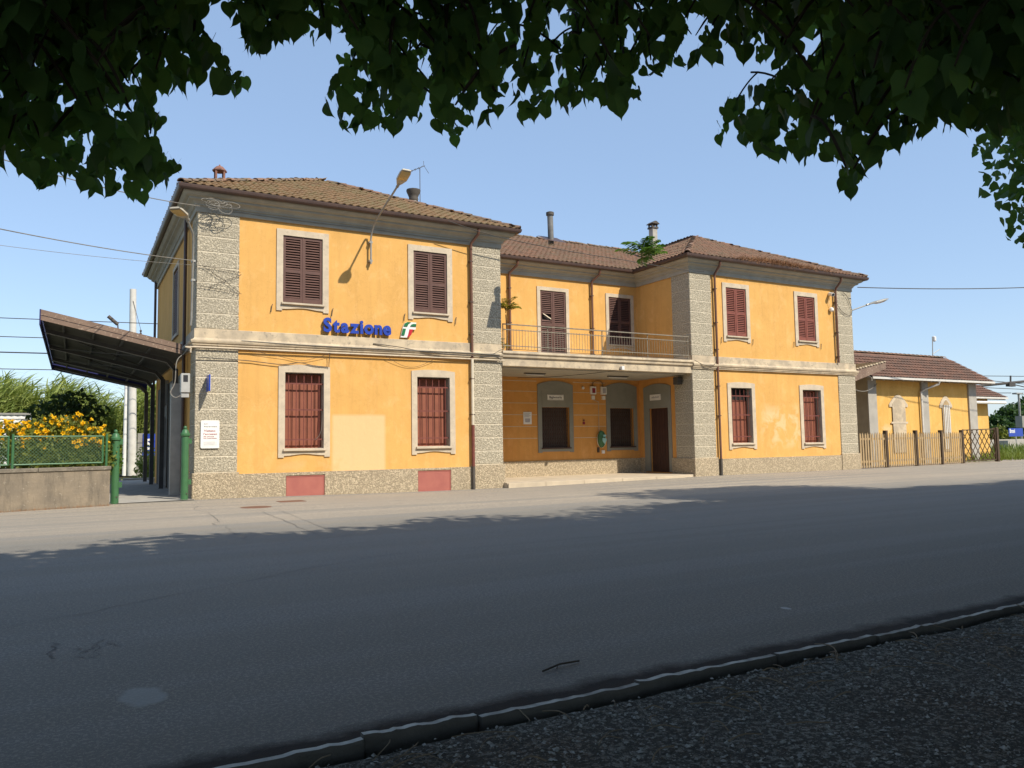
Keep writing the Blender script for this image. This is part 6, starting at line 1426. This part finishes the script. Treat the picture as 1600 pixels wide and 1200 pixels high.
lb = [(q_[0], q_[1], q_[2], 0.35, 0.4, 0.4) for q_ in (atY(168, 700, 2.0), atY(172, 720, 2.0), atY(165, 735, 2.0))]
bush('green_shrub', 'small green shrub filling the gap beside the left gate post', 'shrub', lb, 900, 0.09, M['ailanthus'], 43, 0.02)
lb = [(q_[0], q_[1], q_[2], 0.5, 0.6, 0.8) for q_ in (atY(228, 720, 19.5), atY(234, 735, 19.5), atY(226, 745, 19.5))]
bush('trackside_bush', 'yellow green bush under the blue platform sign', 'bush', lb, 900, 0.16, M['reed'], 44, 0.03)
# ---- far trees on the right
for (pxx, pyt, Y, w, lbz) in ((1576, 634, 48, 4.2, 'round dark tree behind the far outbuilding'), (1610, 616, 52, 5.5, 'tall dark tree behind the platform lamp'), (1556, 650, 44, 3.0, 'low dark tree beside the far outbuilding'), (1660, 620, 55, 6, 'broad dark tree beyond the platform lamp'), (1740, 610, 60, 8, 'large dark tree far along the tracks')):
    T = atY(pxx, pyt, Y); hgt = T[2]; rr = random.Random(int(pxx)); lb = []
    for k in range(9): lb.append((T[0]+rr.uniform(-0.7, 0.7)*w, Y+rr.uniform(-1, 1)*w*0.5, hgt*rr.uniform(0.35, 0.78), w*0.42, w*0.42, hgt*0.2))
    lb.append((T[0], Y, hgt*0.82, w*0.4, w*0.4, hgt*0.18))
    bush('broadleaf_tree', lbz, 'tree', lb, 3000, 0.62, M['farleaf'], int(pxx), 0.22, group='far trees by the tracks')
q = atY(1561, 660, 30); bush('hedge_bush', 'pale green bush growing against the outbuilding wall', 'bush', [(q[0], 30, 1.2, 1.5, 1.5, 1.3), (q[0]+2, 30, 0.9, 1.6, 1.5, 1.0)], 1600, 0.35, M['bushmid'], 46, 0.06)
# ---- grass beside the tracks
rs = np.random.RandomState(61); n = 9000
P = np.stack([rs.uniform(38.5, 75, n), rs.uniform(1.3, 13.5, n), np.full(n, -0.14)], 1); P = P[(P[:, 1] > 1.4+0.02*(P[:, 0]-38))]
P = P[~((P[:, 0] > 33) & (P[:, 0] < 43.2) & (P[:, 1] > 2.9))]; k = len(P)
setp(cloud('grass', BL[0], BL[1], P, frames(np.stack([rs.normal(0, 0.35, k), rs.normal(0, 0.35, k), np.ones(k)], 1), rs.normal(0, 1, (k, 3))), rs.uniform(0.25, 0.75, k)*np.where(P[:, 1] > 9, 1.5, 1.0), M['grass']), 'rough green grass beyond the lattice gate', 'grass')
setp(grid_sheet([38.6, 120], [2.0, 16], lambda x, y: -0.10).build('verge', M['earth'], fix=False), kind='structure')
# ---- self sown ailanthus plants
def ailanthus(base, fronds, L, label, mat, seed, up=1.0):
    rs_ = np.random.RandomState(seed); t = thing('ailanthus_plant', tuple(base), label, 'plant'); st = MB(); P, LL_, NN, SS = [], [], [], []
    for k in range(fronds):
        a = rs_.uniform(0, 6.28); el = rs_.uniform(0.3, 1.25)*up; d = np.array([math.cos(a)*math.cos(el), math.sin(a)*math.cos(el), math.sin(el)]); ln = L*rs_.uniform(0.7, 1.1); b0 = np.array(base)+np.array([0, 0, rs_.uniform(0.1, 0.5)*L]); pts = []
        for j in range(10):
            tt = j/9; c = b0+d*ln*tt+np.array([0, 0, -0.35*ln*tt*tt]); pts.append(c)
            if j > 1:
                sd_ = np.cross(d, [0, 0, 1]); sd_ /= np.linalg.norm(sd_)
                for sg in (-1, 1): P.append(c); LL_.append(sd_*sg+d*0.35+np.array([0, 0, -0.35])); NN.append(np.array([0, 0, 1.0])+rs_.normal(0, 0.25, 3)); SS.append(ln*0.26*(1-0.35*abs(tt-0.4)))
        st.tube(pts, 0.008, 4, False)
    st.tube([tuple(base), tuple(np.array(base)+np.array([0, 0, 0.55*L]))], 0.015, 5)
    st.build('stem', M['bushmid'], t, fix=False); cloud('leaflets', OVL[0], OVL[1], np.array(P), frames(np.array(LL_), np.array(NN)), np.array(SS), mat, t); return t
q = onroof(1003, 411, allz); ailanthus((q[0], q[1], q[2]-0.05), 15, 0.95, 'self sown green ailanthus sprouting from the roof valley', M['ailanthus'], 3)
ailanthus((10.15, 0.9, 4.62), 12, 0.6, 'thin yellowing ailanthus seedling low behind the balcony rail', M['ailanthus_yellow'], 5)
q = atY(790, 470, 0.8); ailanthus((q[0], 0.8, q[2]-0.45), 16, 0.6, 'yellow green ailanthus reaching up beside the inner downpipe', M['ailanthus_yellow'], 6)
MB().tube([(q[0], 0.8, 4.62), (q[0]+0.03, 0.8, 5.3), (q[0], 0.8, q[2]-0.5)], 0.018, 6).top('plant_stem', M['twig'], 'bare stem of the ailanthus standing on the balcony', 'stem')
# ---- dry moss and grass in the right hand gutter
rs = np.random.RandomState(71); n = 2600
X_ = rs.normal(23.3, 1.25, n); up_ = np.abs(rs.normal(0, 0.42, n))*np.exp(-((X_-23.3)/1.9)**2); Y_ = -OV-0.03+up_; Z_ = ZR+SL*(Y_+OV)+0.02
P = np.stack([X_, Y_, Z_], 1); k = n
L = np.stack([rs.normal(0, 0.6, k), -0.6+rs.normal(0, 0.5, k), 0.35+rs.normal(0, 0.5, k)], 1)
mo = cloud('dry_moss', BL[0], BL[1], P, frames(L, rs.normal(0, 1, (k, 3))), rs.uniform(0.10, 0.26, k), M['drygrass']); setp(mo, 'rust brown dried moss spilling over the right wing gutter', 'moss')
# scattered weeds at the foot of the walls
rs = np.random.RandomState(77); n = 700; s_ = rs.uniform(0, 4.5, n); P = np.array([WP(a, 0.02+abs(rs.normal(0, 0.05)), 0.0) for a in s_]); P2 = np.stack([rs.uniform(0.1, 28, 500), -0.07-np.abs(rs.normal(0, 0.03, 500)), np.zeros(500)], 1)
P2 = P2[(mnoise_ok := np.array([mnoise.noise(Vector((a*0.9, 3, 0))) > 0.12 for a in P2[:, 0]]))]; P2[:, 2] = [gz(a, 0) for a in P2[:, 0]]; P = np.concatenate([P, P2]); k = len(P)
setp(cloud('weeds', BL[0], BL[1], P, frames(np.stack([rs.normal(0, 0.6, k), -0.3+rs.normal(0, 0.5, k), np.ones(k)], 1), rs.normal(0, 1, (k, 3))), rs.uniform(0.03, 0.09, k), M['drygrass']), 'small dry weeds along the foot of the walls', 'weeds')
